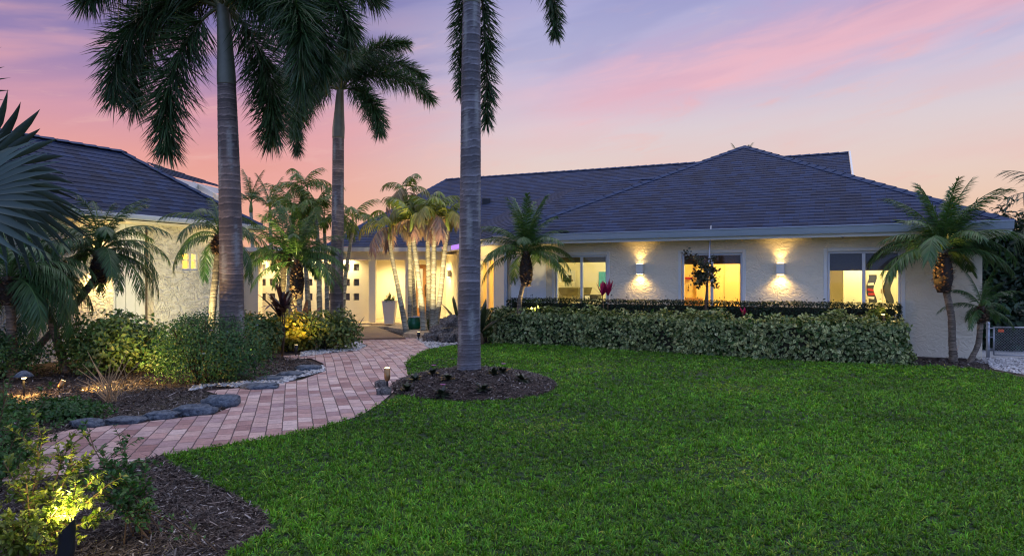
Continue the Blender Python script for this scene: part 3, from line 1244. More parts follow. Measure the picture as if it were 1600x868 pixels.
# ------------------------------------------------------------------ furniture seen through the windows
def build_interiors():
    # left window: wall shelf, desk with slanted front, picture, printer
    def X(px, b): return RW.a_at(px, b)
    def Z(py, px, b):
        p = RW(X(px, b), b, 0)
        return EYE + (CY - py) / FPX * p.y
    b = 2.9
    t = empty('wall_shelf', RW(X(876, b), b, Z(440, 876, b)), 'pale floating wall shelf behind the left window, jars and frames on it', 'shelf')
    m = MB(); m.box(-.36, .34, -.18, .28, -.16, 0.0)
    o = m.build('shelf_board', M['cabinet'], t, bevel=.01); o.rotation_euler.z = math.atan2(RW.A.y, RW.A.x)
    for i, (dx, h, w, mt, nm, lb, ct) in enumerate(((-.02, .18, .12, 'white_item', 'jar', 'pale jar standing on the wall shelf behind the left window', 'jar'),
                                          (.12, .24, .05, 'dark_item', 'bottle', 'dark narrow bottle on the wall shelf behind the left window', 'bottle'),
                                          (.25, .20, .10, 'dark_item', 'picture_frame', 'small dark frame leaning on the wall shelf behind the left window', 'picture frame'))):
        m = MB()
        if nm == 'picture_frame':
            m.box(-w, w, -.015, .015, 0, h); m.box(-w + .02, w - .02, -.02, -.015, .02, h - .02)
        else:
            m.lathe([(0, 0), (w / 2, 0), (w / 2, h * .75), (w / 4, h * .85), (w / 4, h), (0, h)], 12)
        o = m.build(nm, M[mt]); o.location = RW(X(876, b) + dx, b - .02, Z(440, 876, b))
        o.rotation_euler.z = math.atan2(RW.A.y, RW.A.x)
        tag(o, lb, ct)
    b = 3.36
    m = MB(); m.box(-.12, .12, -.02, .0, -.34, .34)
    o = m.build('wall_picture', M['white_item']); o.location = RW(X(893, b), b, Z(440, 893, b)); o.rotation_euler.z = math.atan2(RW.A.y, RW.A.x)
    tag(o, 'tall white framed picture on the wall above the slanted desk', 'picture')
    m = MB(); m.box(-.05, .05, -.006, .0, -.2, .02)
    q = m.build('print', M['blind'], o); q.location = (0, -.021, .05)
    m = MB(); m.box(-.2, .2, -.02, .0, -.22, .22)
    o = m.build('teal_print', M['teal']); o.location = RW(X(946, b), b, Z(436, 946, b)); o.rotation_euler.z = math.atan2(RW.A.y, RW.A.x)
    tag(o, 'teal print on the wall at the right edge of the left window', 'picture')
    b = 2.3
    t = empty('wall_desk', RW(X(893, b), b, 0), 'cream wall-hung desk with sloping front inside the left window', 'desk')
    t.rotation_euler.z = math.atan2(RW.A.y, RW.A.x)
    m = MB(); z0, z1 = Z(462, 893, b), Z(449, 893, b)
    m.hexa([(-.22, -.2, z0), (.24, -.2, z0), (.24, .9, z0), (-.22, .9, z0)], [(-.34, -.3, z1), (.32, -.3, z1), (.32, .9, z1), (-.34, .9, z1)])
    m.build('desk_body', M['blind'], t, bevel=.008)
    m = MB()
    m.tube([(.2, -.1, 0), (.05, 0, z0)], .018, 6); m.tube([(-.1, -.1, 0), (.08, 0, z0)], .018, 6); m.tube([(.25, .5, 0), (.1, .5, z0)], .018, 6); m.tube([(-.1, .5, 0), (-.05, .5, z0)], .018, 6)
    m.build('leg', M['cabinet'], t)
    t = empty('side_table', RW(X(925, b), b, 0), 'low cream table holding a dark printer inside the left window', 'table')
    t.rotation_euler.z = math.atan2(RW.A.y, RW.A.x)
    zt = Z(471, 925, b)
    m = MB(); m.box(-.45, .42, -.25, .3, zt - .05, zt); m.build('table_top', M['cabinet'], t, bevel=.006)
    for sx in (-.4, .36):
        m = MB(); m.box(sx, sx + .05, -.2, .25, 0, zt - .05); m.build('leg', M['cabinet'], t)
    t = empty('printer', RW(X(926, b), b, zt), 'dark desktop printer on the low table inside the left window', 'printer')
    t.rotation_euler.z = math.atan2(RW.A.y, RW.A.x)
    m = MB(); m.box(-.2, .2, -.2, .2, .0, .2); m.build('printer_body', M['dark_item'], t, bevel=.02)
    m = MB(); m.box(-.16, -.02, -.206, -.2, .05, .17); m.build('panel', M['white_item'], t)
    t = empty('office_chair', RW(X(938, 1.8), 1.8, 0), 'pale upholstered chair back beside the printer inside the left window', 'chair')
    t.rotation_euler.z = math.atan2(RW.A.y, RW.A.x)
    m = MB(); m.box(-.2, .2, -.03, .03, .5, .98); m.build('backrest', M['white_item'], t, bevel=.025)
    m = MB(); m.box(-.22, .22, .03, .45, .42, .5); m.build('seat', M['white_item'], t, bevel=.025)
    for sx in (-.18, .16):
        for sy in (.05, .4):
            m = MB(); m.box(sx, sx + .03, sy, sy + .03, 0, .42); m.build('leg', M['dark_item'], t)
    # middle window: tall panelled closet doors, low dark chair, wall ornaments
    b = 2.35
    t = empty('closet', RW(X(1128, b), b + .04, 0), 'tall golden closet with flat sliding doors behind the middle window', 'closet')
    t.rotation_euler.z = math.atan2(RW.A.y, RW.A.x)
    xs = [X(px, b) - X(1128, b) for px in (1087, 1131, 1156, 1180)]
    for i in range(3):
        m = MB(); m.box(xs[i] + .008, xs[i + 1] - .008, 0.0 if i % 2 else .03, .05 if i % 2 else .08, 0, 2.4); m.build('sliding_door', M['gold_room'], t)
    m = MB(); m.box(xs[0], xs[3], .1, .2, 0, 2.42); m.build('carcass', M['dark_item'], t)
    t = empty('armchair', RW(X(1079, 1.6), 1.6, 0), 'low dark brown armchair in the corner of the golden middle room', 'armchair')
    t.rotation_euler.z = math.atan2(RW.A.y, RW.A.x)
    m = MB(); m.hexa([(-.24, .1, .4), (.24, .1, .4), (.24, .2, .4), (-.24, .2, .4)], [(-.2, .25, 1.06), (.26, .25, 1.06), (.26, .33, 1.06), (-.2, .33, 1.06)]); m.build('backrest', M['door_wood'], t, bevel=.03)
    m = MB(); m.box(-.27, .27, -.4, .15, .3, .44); m.build('seat', M['door_wood'], t, bevel=.03)
    for sx in (-.25, .21):
        for sy in (-.38, .08):
            m = MB(); m.box(sx, sx + .04, sy, sy + .04, 0, .3); m.build('leg', M['dark_item'], t)
    b = 2.55
    for px, y0, y1, mt, lb in ((1068, 432, 466, 'brown_blind', 'dark bead string hanging left on the golden wall of the middle room'),
                               (1075.5, 444, 455, 'brown_blind', 'short dark bead string hanging on the golden wall of the middle room')):
        m = MB()
        z0, z1 = Z(y1, px, b), Z(y0, px, b)
        m.tube([(0, 0, 0), (0, 0, z1 - z0)], .006, 5)
        k = int((z1 - z0) / .07)
        for i in range(k):
            m.lathe([(0, -.022), (.018, -.01), (.018, .01), (0, .022)], 6, (.008 * math.sin(i * 2.1), 0, .04 + i * .07))
        o = m.build('bead_string', M[mt]); o.location = RW(X(px, b), b, z0)
        tag(o, lb, 'ornament')
    m = MB(); m.lathe([(0, 0), (.09, .02), (.12, .07), (.11, .075), (0, .04)], 12)
    o = m.build('hanging_bowl', M['red_item']); o.location = RW(X(1076, 2.45), 2.45, Z(437, 1076, 2.45)); tag(o, 'small red bowl hanging on the golden wall of the middle room', 'bowl')
    m = MB(); m.tube([(0, 0, 0), (-.1, .08, .75)], .016, 6)
    o = m.build('walking_stick', M['door_wood']); o.location = RW(X(1160, 1.9), 1.9, .3); tag(o, 'thin brown stick leaning beside the closet in the middle window', 'stick')
    # right window: partition, armoire with two wavy glass doors and folded cloth inside
    m = MB()
    m.box(X(1318, 2.0), X(1352, 2.0), 2.0, 2.1, 0, 2.42, RW)
    o = m.build('partition', M['room']); tag(o, 'plain cream partition wall standing inside the right window', 'partition')
    b = 2.3
    xa, xb = X(1352, b), X(1407, b)
    ctr = (xa + xb) / 2
    t = empty('armoire', RW(ctr, b, 0), 'cream armoire with two wavy glass doors behind the right window', 'armoire')
    t.rotation_euler.z = math.atan2(RW.A.y, RW.A.x)
    hw = (xb - xa) / 2
    m = MB()
    m.box(-hw, hw, .45, .5, 0, 2.2); m.box(-hw, -hw + .03, .05, .45, 0, 2.2); m.box(hw - .03, hw, .05, .45, 0, 2.2); m.box(-hw, hw, .0, .5, 2.2, 2.26)
    m.build('carcass', M['cabinet'], t)
    zt, zb = Z(429, 1380, b), Z(473, 1380, b)
    for sgn, pc in ((-1, 1361.5), (1, 1388)):
        m = MB()
        cx = X(pc, b) - ctr
        x0, x1 = (-hw, -.004) if sgn < 0 else (.004, hw)
        N = 22
        wv = lambda s: .035 * math.sin(s * 2 * math.pi * 1.15 + 1.2)
        zz = [zb + (zt - zb) * i / N for i in range(N + 1)]
        for i in range(N):
            for e0, e1 in (((x0, x0), (cx - .085 + wv(i / N), cx - .085 + wv((i + 1) / N))), ((cx + .085 + wv(i / N), cx + .085 + wv((i + 1) / N)), (x1, x1))):
                m.hexa([(e0[0], 0, zz[i]), (e1[0], 0, zz[i]), (e1[0], .04, zz[i]), (e0[0], .04, zz[i])],
                       [(e0[1], 0, zz[i + 1]), (e1[1], 0, zz[i + 1]), (e1[1], .04, zz[i + 1]), (e0[1], .04, zz[i + 1])])
        m.box(x0, x1, 0, .04, 0.05, zb); m.box(x0, x1, 0, .04, zt, 2.19)
        d = m.build('door', M['cabinet'], t)
        m = MB(); m.box(x0 + .03, x1 - .03, .042, .05, zb - .02, zt + .02); m.build('wavy_glass', M['grey_blind'], d)
        m = MB(); m.tube([(-.03 * sgn * -1, -.02, (zb + zt) / 2 - .1), (-.03 * sgn * -1, -.02, (zb + zt) / 2)], .008, 6); m.build('handle', M['bronze'], d)
    for i, (z, dx, w, mt, lb, nm, ct) in enumerate(((.30, -.0, .16, 'red_item', 'red folded cloth in the upper middle of the left wavy armoire door', 'folded_cloth', 'cloth'),
                                  (.12, -.02, .17, 'white_item', 'white folded cloth at the bottom of the left wavy armoire door', 'folded_cloth', 'cloth'),
                                  (.21, .01, .15, 'red_item', 'red folded cloth under another in the left wavy armoire door', 'folded_cloth', 'cloth'),
                                  (.44, -.01, .13, 'white_item', 'white crumpled cloth topmost in the left wavy armoire door', 'folded_cloth', 'cloth'))):
        m = MB(); m.box(-w / 2, w / 2, -.008, .0, -.03, .03)
        o = m.build(nm, M[mt], bevel=.004); o.location = RW(X(1361.5, b) + dx, b + .030, zb + z); o.rotation_euler = (0, .2 - .1 * i, math.atan2(RW.A.y, RW.A.x)); tag(o, lb, ct)


build_interiors()


# ------------------------------------------------------------------ wall sconces
def sconce(F, px, py, label, b=0.0, e=1.0):
    a = F.a_at(px, b)
    p = F(a, b, 0)
    z = EYE + (CY - py) / FPX * p.y
    t = empty('wall_sconce', F(a, b, z), label, 'wall lamp', 'up-and-down wall sconces')
    rz = math.atan2(F.A.y, F.A.x)
    t.rotation_euler.z = rz
    m = MB()
    m.box(-.085, .085, -.13, -.03, -.10, .10)
    m.build('housing', M['lamp_metal'], t, bevel=0.008)
    m = MB(); m.box(-.07, .07, -.03, 0, -.07, .07); m.build('back_plate', M['lamp_metal'], t)
    m = MB()
    for s in (-1, 1):
        m.box(-.095, .095, -.14, -.02, s * .112 - .008, s * .112 + .008)
    m.build('rim', M['trim'], t, bevel=0.004)
    m = MB()
    m.box(-.07, .07, -.118, -.042, .1205, .124); m.box(-.07, .07, -.118, -.042, -.124, -.1205)
    m.build('lens', M['warm_lens'], t)
    for s, en, an in ((1, 13, 105), (-1, 26, 138)):
        ld = bpy.data.lights.new('sconce_beam', 'SPOT')
        ld.energy = en * e
        ld.color = WARM
        ld.spot_size = rad(an)
        ld.spot_blend = 0.95
        ld.shadow_soft_size = 0.02
        l = bpy.data.objects.new('sconce_beam', ld)
        COL.objects.link(l)
        l.parent = t
        l.location = (0, -.10, s * .14)
        l.rotation_euler = Vector((0, .02, s)).to_track_quat('-Z', 'Y').to_euler()
    return t


sconce(RW, 1001, 420, 'square up-and-down wall sconce between the left and middle windows of the long front', e=1.0)
sconce(RW, 1220, 420, 'square up-and-down wall sconce between the middle and right windows of the long front', e=1.15)
sconce(CH, 704, 427, 'small up-and-down wall sconce on the angled wall by the entry', e=0.6)
sconce(LW, 151, 409, 'wall sconce half hidden behind the curved palm on the rough left wall', e=4.5)
# ------------------------------------------------------------------ palms
def arch(L, e0, e1, p=1.0, n=26):
    """rachis in the x-z plane: points and tangents"""
    t = np.linspace(0, 1, n)
    e = np.radians(e0 + (e1 - e0) * t ** p)
    T = np.stack([np.cos(e), np.zeros(n), np.sin(e)], 1)
    Pp = np.zeros((n, 3))
    Pp[1:] = np.cumsum((T[:-1] + T[1:]) / 2 * (L / (n - 1)), 0)
    return t, Pp, T


def at(arr, t):
    n = len(arr)
    f = t * (n - 1)
    i = np.clip(f.astype(int), 0, n - 2)
    w = (f - i)[:, None]
    return arr[i] * (1 - w) + arr[i + 1] * w


def rachis_tube(acc, Pp, r0, r1, col, k=5):
    n = len(Pp)
    an = np.arange(k) / k * 2 * np.pi
    r = np.linspace(r0, r1, n)
    S = np.array([0, 1.0, 0])
    T = np.gradient(Pp, axis=0)
    N = unit(np.cross(T, np.tile(S, (n, 1))))
    V = Pp[:, None] + (S[None, None] * np.cos(an)[None, :, None] + N[:, None] * np.sin(an)[None, :, None]) * r[:, None, None]
    i = np.arange(n - 1)[:, None] * k
    j = np.arange(k)[None]
    a = i + j
    b = i + (j + 1) % k
    q = np.stack([a, b, b + k, a + k], -1).reshape(-1, 4)
    acc.add(V.reshape(-1, 3), [q], np.tile(np.array(col)[None], (n * k, 1)))


def foxtail_frond(L, e0, e1, p, seed, col, nl=620, ll=0.46):
    """bottle-brush frond: leaflets all round the stalk"""
    r = np.random.default_rng(seed)
    t, Pp, T = arch(L, e0, e1, p, 32)
    acc = Acc()
    rachis_tube(acc, Pp, .03, .006, (.08, .09, .03))
    tt = 0.12 + 0.88 * np.sort(r.random(nl)) ** 0.92
    pos, tan = at(Pp, tt), unit(at(T, tt))
    S = np.tile(np.array([[0, 1.0, 0]]), (nl, 1))
    N = np.cross(tan, S)
    ph = r.random(nl) * 2 * np.pi
    a = np.radians(r.uniform(40, 86, nl) - 26 * tt ** 3)
    radial = S * np.cos(ph)[:, None] + N * np.sin(ph)[:, None]
    D = unit(tan * np.cos(a)[:, None] + radial * np.sin(a)[:, None] + r.normal(0, .06, (nl, 3)))
    side = unit(np.cross(D, r.normal(0, 1, (nl, 3))))
    Ls = ll * (0.55 + 0.45 * np.sin(np.pi * np.clip(tt * .85 + .12, 0, 1))) * r.uniform(.8, 1.12, nl)
    V, F, TT = strips(pos, D, side, Ls, np.full(nl, .0185), r.uniform(.05, .40, nl), (0.5, 1.0, .8, 0.0))
    c = tint(nl, 7, col, .28, r)
    acc.add(V, F, c)
    return acc.mesh('frond', M['frond'])


def pinnate_frond(L, e0, e1, p, seed, col, nl=44, ll=0.2, lw=.014, vee=25, droop=.5, start=.16, tipc=None, twist=0.0):
    """flat or V-shaped feather frond"""
    r = np.random.default_rng(seed)
    t, Pp, T = arch(L, e0, e1, p, 22)
    acc = Acc()
    rachis_tube(acc, Pp, .012 * L, .003, (col[0] * 1.6, col[1] * 1.4, col[2]), 4)
    for s in (-1, 1):
        tt = start + (1 - start) * (np.arange(nl) + r.uniform(-.3, .3, nl)) / nl
        tt = np.clip(tt, start, 1)
        pos, tan = at(Pp, tt), unit(at(T, tt))
        S = np.tile(np.array([[0, 1.0 * s, 0]]), (nl, 1))
        N = np.cross(tan, np.tile(np.array([[0, 1.0, 0]]), (nl, 1))) * -1
        v = np.radians(vee + r.normal(0, 9, nl))
        a = np.radians(72 - 42 * tt + r.normal(0, 5, nl))
        lat = S * np.cos(v)[:, None] + N * -np.sin(v)[:, None] * np.sign(-1)
        D = unit(tan * np.cos(a)[:, None] + lat * np.sin(a)[:, None])
        side = unit(np.cross(D, N + r.normal(0, .2, (nl, 3))))
        Ls = ll * (0.45 + 0.55 * np.sin(np.pi * np.clip(tt * .8 + .16, 0, 1))) * r.uniform(.88, 1.1, nl)
        V, F, TT = strips(pos, D, side, Ls, np.full(nl, lw), droop * r.uniform(.6, 1.3, nl), (0.6, 1.0, .8, 0.0))
        c = tint(nl, 7, col, .2, r)
        if tipc is not None:
            w = (np.repeat(tt, 7) ** 2)[:, None] * .8
            c = c * (1 - w) + np.array(tipc)[None] * w
        acc.add(V, F, c)
    return acc.mesh('frond', M['frond'])


def spline(pts, n):
    pts = np.array(pts, float)
    k = len(pts)
    out = []
    for u in np.linspace(0, k - 1 - 1e-6, n):
        i = int(u); f = u - i
        p0, p1, p2, p3 = pts[max(i - 1, 0)], pts[i], pts[i + 1], pts[min(i + 2, k - 1)]
        out.append(0.5 * ((2 * p1) + (-p0 + p2) * f + (2 * p0 - 5 * p1 + 4 * p2 - p3) * f * f + (-p0 + 3 * p1 - 3 * p2 + p3) * f ** 3))
    return np.array(out)


def ringed_trunk(pts, radii, seed, ring=0.085, dz=0.014, k=26, colour=(.21, .175, .165), dark=(.035, .03, .034), base_dark=0.25, amp=.018, irregular=.35):
    """trunk with leaf-scar rings: a raised lip, a dark groove, bark between"""
    r = np.random.default_rng(seed)
    pts = np.array(pts, float)
    Ltot = np.linalg.norm(np.diff(pts, axis=0), axis=1).sum()
    n = max(int(Ltot / dz), 12)
    C_ = spline(pts, n)
    R = np.interp(np.linspace(0, 1, n), np.linspace(0, 1, len(radii)), radii)
    s = np.linspace(0, Ltot, n)
    an = np.arange(k) / k * 2 * np.pi
    edges = [0]
    while edges[-1] < Ltot:
        edges.append(edges[-1] + ring * r.uniform(1 - irregular, 1 + irregular))
    edges = np.array(edges)
    V = np.zeros((n, k, 3)); Cc = np.zeros((n, k, 3))
    ph = r.random(8) * 6.28
    for j in range(k):
        wob = ring * .12 * (np.sin(an[j] + ph[0] + s * 2.1) + .6 * np.sin(2 * an[j] + ph[1] + s * 3.7) + .4 * np.sin(5 * an[j] + ph[2] + s * 9))
        ss = np.clip(s + wob, 0, Ltot - 1e-4)
        i = np.searchsorted(edges, ss, side='right') - 1
        f = (ss - edges[i]) / (edges[np.minimum(i + 1, len(edges) - 1)] - edges[i] + 1e-9)
        lip = np.exp(-((f - .08) / .10) ** 2)
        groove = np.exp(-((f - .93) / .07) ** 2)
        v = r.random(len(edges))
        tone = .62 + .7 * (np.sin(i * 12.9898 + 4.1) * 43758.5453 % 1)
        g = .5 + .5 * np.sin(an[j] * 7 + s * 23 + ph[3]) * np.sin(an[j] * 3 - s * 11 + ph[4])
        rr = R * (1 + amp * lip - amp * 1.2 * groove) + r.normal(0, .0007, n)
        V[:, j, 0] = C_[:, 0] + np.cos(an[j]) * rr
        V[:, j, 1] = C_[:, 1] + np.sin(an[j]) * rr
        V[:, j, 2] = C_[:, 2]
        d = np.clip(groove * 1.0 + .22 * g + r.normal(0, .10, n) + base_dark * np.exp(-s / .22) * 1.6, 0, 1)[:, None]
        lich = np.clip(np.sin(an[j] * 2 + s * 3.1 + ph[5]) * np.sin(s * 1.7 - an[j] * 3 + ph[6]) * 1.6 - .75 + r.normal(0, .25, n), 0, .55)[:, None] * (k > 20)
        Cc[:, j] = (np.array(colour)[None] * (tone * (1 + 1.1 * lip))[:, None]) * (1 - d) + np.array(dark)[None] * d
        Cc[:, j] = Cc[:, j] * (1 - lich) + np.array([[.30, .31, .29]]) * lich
    i = np.arange(n - 1)[:, None] * k
    j = np.arange(k)[None]
    a = i + j; b = i + (j + 1) % k
    q = np.stack([a, b, b + k, a + k], -1).reshape(-1, 4)
    cap = np.array([np.arange(k) + (n - 1) * k])
    return np_mesh('trunk', V.reshape(-1, 3), [q, cap], M['bark'], Cc.reshape(-1, 3), smooth=True)


M['crownshaft'] = plain('crownshaft_sheath', lin(92, 96, 82), 0.5, 0, 0.3, 4)


def foxtail(label, D, trunk_px, base_z, shaft_px, crown_px, fronds, seed, col, nl=1150, ll=.60, colour=(.125, .098, .085)):
    base = P(trunk_px[0][0], 0, D); base.z = base_z
    t = empty('foxtail_palm', base, label, 'palm tree', 'tall foxtail palms')
    pts = [P(x, y, D) - base for x, y, w in trunk_px]
    pts[0].z = -0.05
    rr = [w * .5 * D / FPX for x, y, w in trunk_px]
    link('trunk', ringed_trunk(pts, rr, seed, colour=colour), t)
    sh = [P(x, y, D) - base for x, y, w in shaft_px]
    m = MB()
    c = spline(sh, 24)
    m.tube([tuple(p) for p in c], list(np.interp(np.linspace(0, 1, 24), np.linspace(0, 1, len(shaft_px)), [w * .5 * D / FPX for x, y, w in shaft_px])), 20)
    m.build('crownshaft', M['crownshaft'], t, smooth=True)
    cr = P(crown_px[0], crown_px[1], D) - base
    for i, (az, e0, e1, L, p) in enumerate(fronds):
        link('frond', foxtail_frond(L, e0, e1, p, seed * 50 + i, col, nl, ll), t, cr + Vector((.05 * math.cos(rad(az)), .05 * math.sin(rad(az)), 0)), (0, 0, rad(az)))
    return t


DARKG = (.030, .068, .022)
foxtail('foxtail palm with the thickest trunk, behind the left shrubs, crown cut off at the top', 11.0,
        [(364, 586, 44), (363, 540, 39), (362, 470, 36), (361, 400, 35), (359, 300, 33), (356, 200, 30), (354, 132, 27)], 0.0,
        [(354, 133, 28), (353.5, 118, 28), (352, 80, 24), (350, 40, 21), (348, 8, 17)], (348, 12),
        [(172, 30, -104, 2.95, 1.0), (186, -20, -96, 2.55, .5), (158, 30, -102, 3.0, 1.0), (20, -22, -96, 2.25, .5), (-38, 36, -100, 3.1, 1.0), (-30, 22, -98, 2.8, .9), (-24, 30, -96, 2.9, 1.0), (-14, 50, -84, 2.9, 1.0),
         (20, 62, -40, 2.8, 1.0), (150, 60, -50, 2.4, 1.0), (-75, 66, -30, 2.5, 1.0), (110, 66, -30, 2.6, 1.0), (195, 58, -62, 2.3, 1.0)], 3, DARKG)
foxtail('slimmer foxtail palm standing farther back with its whole crown against the pink sky', 19.0,
        [(526, 522, 24), (526, 490, 21), (527, 400, 19), (528, 300, 18), (528.5, 215, 17.5)], 0.0,
        [(528.5, 216, 18.5), (529, 200, 19), (530, 175, 15), (531, 150, 12), (532, 140, 10)], (532, 140),
        [(4, 42, -52, 2.75, 1.0), (22, 66, -36, 2.75, 1.0), (-30, 5, -88, 2.1, .9), (70, 84, 5, 2.2, 1.0), (125, 70, -15, 2.5, 1.0), (150, 26, -104, 2.8, .9),
         (-122, 22, -104, 2.6, .9), (168, 60, -60, 2.6, 1.0), (-70, 60, -40, 2.3, 1.0), (-10, 74, -10, 2.4, 1.0), (190, 35, -95, 2.5, 1.0)], 4, DARKG, 1150, .52)
foxtail('foxtail palm on the dark mulch mound in the lawn, trunk running out of the top', 10.15,
        [(733, 577, 40), (733, 560, 36.5), (733, 500, 35), (734, 400, 34), (735, 300, 32.5), (735.5, 200, 31.5), (736, 100, 29.5), (737, 6, 27)], 0.0,
        [(737, 7, 28), (737, -8, 28), (738, -50, 23), (738, -95, 17)], (738, -88),
        [(80, -14, -98, 2.8, .55), (104, -10, -99, 2.3, .55), (36, 40, -98, 2.35, .9), (170, 50, -30, 2.8, 1.0), (-120, 40, -50, 2.8, 1.0),
         (-30, 55, -35, 2.8, 1.0), (210, 60, -30, 2.7, 1.0), (90, 70, -10, 2.6, 1.0), (0, 70, -20, 2.6, 1.0)], 5, DARKG, 900, .34, (.11, .105, .115))

PYG = [pinnate_frond(1.2, e0, e1, 1.0, 60 + i, (.052, .115, .030), 56, .24, .016, 22, .30) for i, (e0, e1) in
       enumerate(((86, 52), (76, 16), (64, -12), (52, -34), (38, -52), (24, -64), (10, -72)))]


PYGD = [pinnate_frond(1.3, e0, e1, 1.0, 160 + i, (.046, .105, .032), 60, .25, .016, 18, .40) for i, (e0, e1) in
        enumerate(((84, 15), (66, -35), (50, -62), (34, -80), (14, -92), (-4, -98)))]


def pygmy(label, base, crown, mid=None, n=26, s=1.0, seed=1, r0=.06, boot=(.34, .13), sets=PYG, group='pygmy date palms in the beds'):
    """crown: world point; base (x, y); short trunk that may lean, shaggy leaf-base boot under the crown"""
    r = random.Random(seed)
    bz = Vector((base[0], base[1], 0))
    t = empty('date_palm', bz, label, 'palm tree', group)
    cv = Vector(crown) - bz
    mp = Vector(mid) - bz if mid else cv * .5 + Vector((0, 0, .05))
    pts = [Vector((0, 0, -.06)), mp * .5 + Vector((0, 0, -.05 * (mid is not None))), mp, cv - Vector((0, 0, boot[0])) * .6, cv]
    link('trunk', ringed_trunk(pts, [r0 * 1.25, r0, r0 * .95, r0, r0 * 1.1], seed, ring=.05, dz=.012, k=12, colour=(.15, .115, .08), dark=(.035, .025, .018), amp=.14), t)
    # boot
    g = np.random.default_rng(seed)
    h, w = boot
    nb = 300
    zt = g.random(nb)
    an = g.random(nb) * 6.283
    rr = w * np.sin(np.pi * np.clip(zt * .72 + .2, 0, 1)) * .9
    pos = np.stack([np.cos(an) * rr, np.sin(an) * rr, -h * (1 - zt)], 1) + np.array(cv)[None]
    D = unit(np.stack([np.cos(an) * .8, np.sin(an) * .8, g.uniform(-.1, .9, nb)], 1))
    side = unit(np.cross(D, np.array([[0, 0, 1.0]])))
    V, F, TT = strips(pos - D * .03, D, side, np.full(nb, .10), np.full(nb, .045), np.full(nb, .2), (1, .8, .4))
    acc = Acc()
    acc.add(V, F, tint(nb, 6, (.15, .085, .045), .45, g))
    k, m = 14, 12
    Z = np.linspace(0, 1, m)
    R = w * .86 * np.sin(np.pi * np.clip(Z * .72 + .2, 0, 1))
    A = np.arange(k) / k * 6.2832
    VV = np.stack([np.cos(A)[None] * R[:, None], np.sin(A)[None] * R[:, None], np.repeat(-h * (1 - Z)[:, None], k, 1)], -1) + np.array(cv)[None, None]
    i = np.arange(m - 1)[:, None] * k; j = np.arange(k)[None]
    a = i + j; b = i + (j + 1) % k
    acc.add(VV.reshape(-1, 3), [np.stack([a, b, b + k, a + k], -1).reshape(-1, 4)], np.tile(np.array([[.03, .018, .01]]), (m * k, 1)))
    link('leaf_base', acc.mesh('leaf_base', M['bark']), t)
    for i in range(n):
        u = (i + .5) / n
        kind = min(int(u * len(sets) + r.uniform(-.4, .4)), len(sets) - 1)
        az = i * 137.5 + r.uniform(-14, 14)
        if u > .55 and 230 < az % 360 < 310:      # the low fronds in front were cut away
            az += 90
        q = s * r.uniform(.88, 1.1)
        link('frond', sets[max(kind, 0)], t, cv + Vector((0, 0, .02 - .1 * u)), (0, 0, rad(az)), (q, q, q))
    return t


pygmy('curved pygmy date palm leaning right in front of the lit rough wall on the left', (-8.85, 12.2), P(156, 392, 12.2), P(112, 482, 12.2), 30, .98, 21, .075, (.57, .18), PYGD[:5])
pygmy('pygmy date palm whose crown hides behind the thick left foxtail trunk', (-5.95, 13.4), P(342, 366, 13.4), None, 16, .92, 22, .07, (.40, .18), PYGD)
pygmy('dark pygmy date palm at the left edge below the silvery fan palm', (-7.75, 10.6), P(15, 432, 10.6), None, 28, 1.0, 23, .07, (.44, .17), PYGD)
pygmy('second dark pygmy date palm stem leaning at the far left edge', (-7.35, 11.3), P(48, 420, 11.4), None, 22, .95, 24, .065, (.36, .14), PYGD)
pygmy('pygmy date palm with tan shaggy boot in front of the pierced screen wall', (-5.35, 16.6), P(464, 405, 16.6), None, 26, 1.15, 25, .075, (.95, .20))
pygmy('pygmy date palm leaning beside its taller twin before the pierced screen wall', (-5.95, 16.8), P(444, 392, 17.0), P(440, 470, 16.9), 18, 1.1, 26, .07, (.42, .19))
pygmy('upright pygmy date palm rising from the hedge left of the left window', (0.2, 16.35), P(822, 392, 16.5), P(812, 470, 16.4), 32, 1.12, 27, .056, (.85, .19))
pygmy('large pygmy date palm against the bare blue wall at the right end of the house', (8.25, 12.75), P(1474, 390, 12.75), P(1486, 490, 12.75), 36, 1.18, 28, .064, (.8, .19), PYG[:6] + PYGD[2:3])
pygmy('small leaning pygmy date palm beside the chain-link gate', (8.42, 12.62), P(1533, 478, 12.75), P(1529, 535, 12.7), 14, .62, 29, .05, (.32, .10))

# slender ringed palms with yellow-green crowns
ADO = [pinnate_frond(1.05, e0, e1, 1.0, 80 + i, c, 30, .36, .032, 35, .45, .14, tp) for i, (e0, e1, c, tp) in
       enumerate(((78, -20, (.16, .20, .03), None), (62, -50, (.18, .21, .03), (.28, .24, .05)), (48, -70, (.20, .21, .04), (.30, .24, .07)), (28, -85, (.24, .19, .08), (.32, .20, .13)), (8, -92, (.26, .18, .12), (.34, .20, .19))))]
GREENADO = [pinnate_frond(1.1, e0, e1, 1.0, 90 + i, (.11, .18, .03), 30, .36, .03, 30, .4, .14, (.19, .22, .04)) for i, (e0, e1) in enumerate(((80, 0), (64, -35), (50, -60), (30, -80)))]


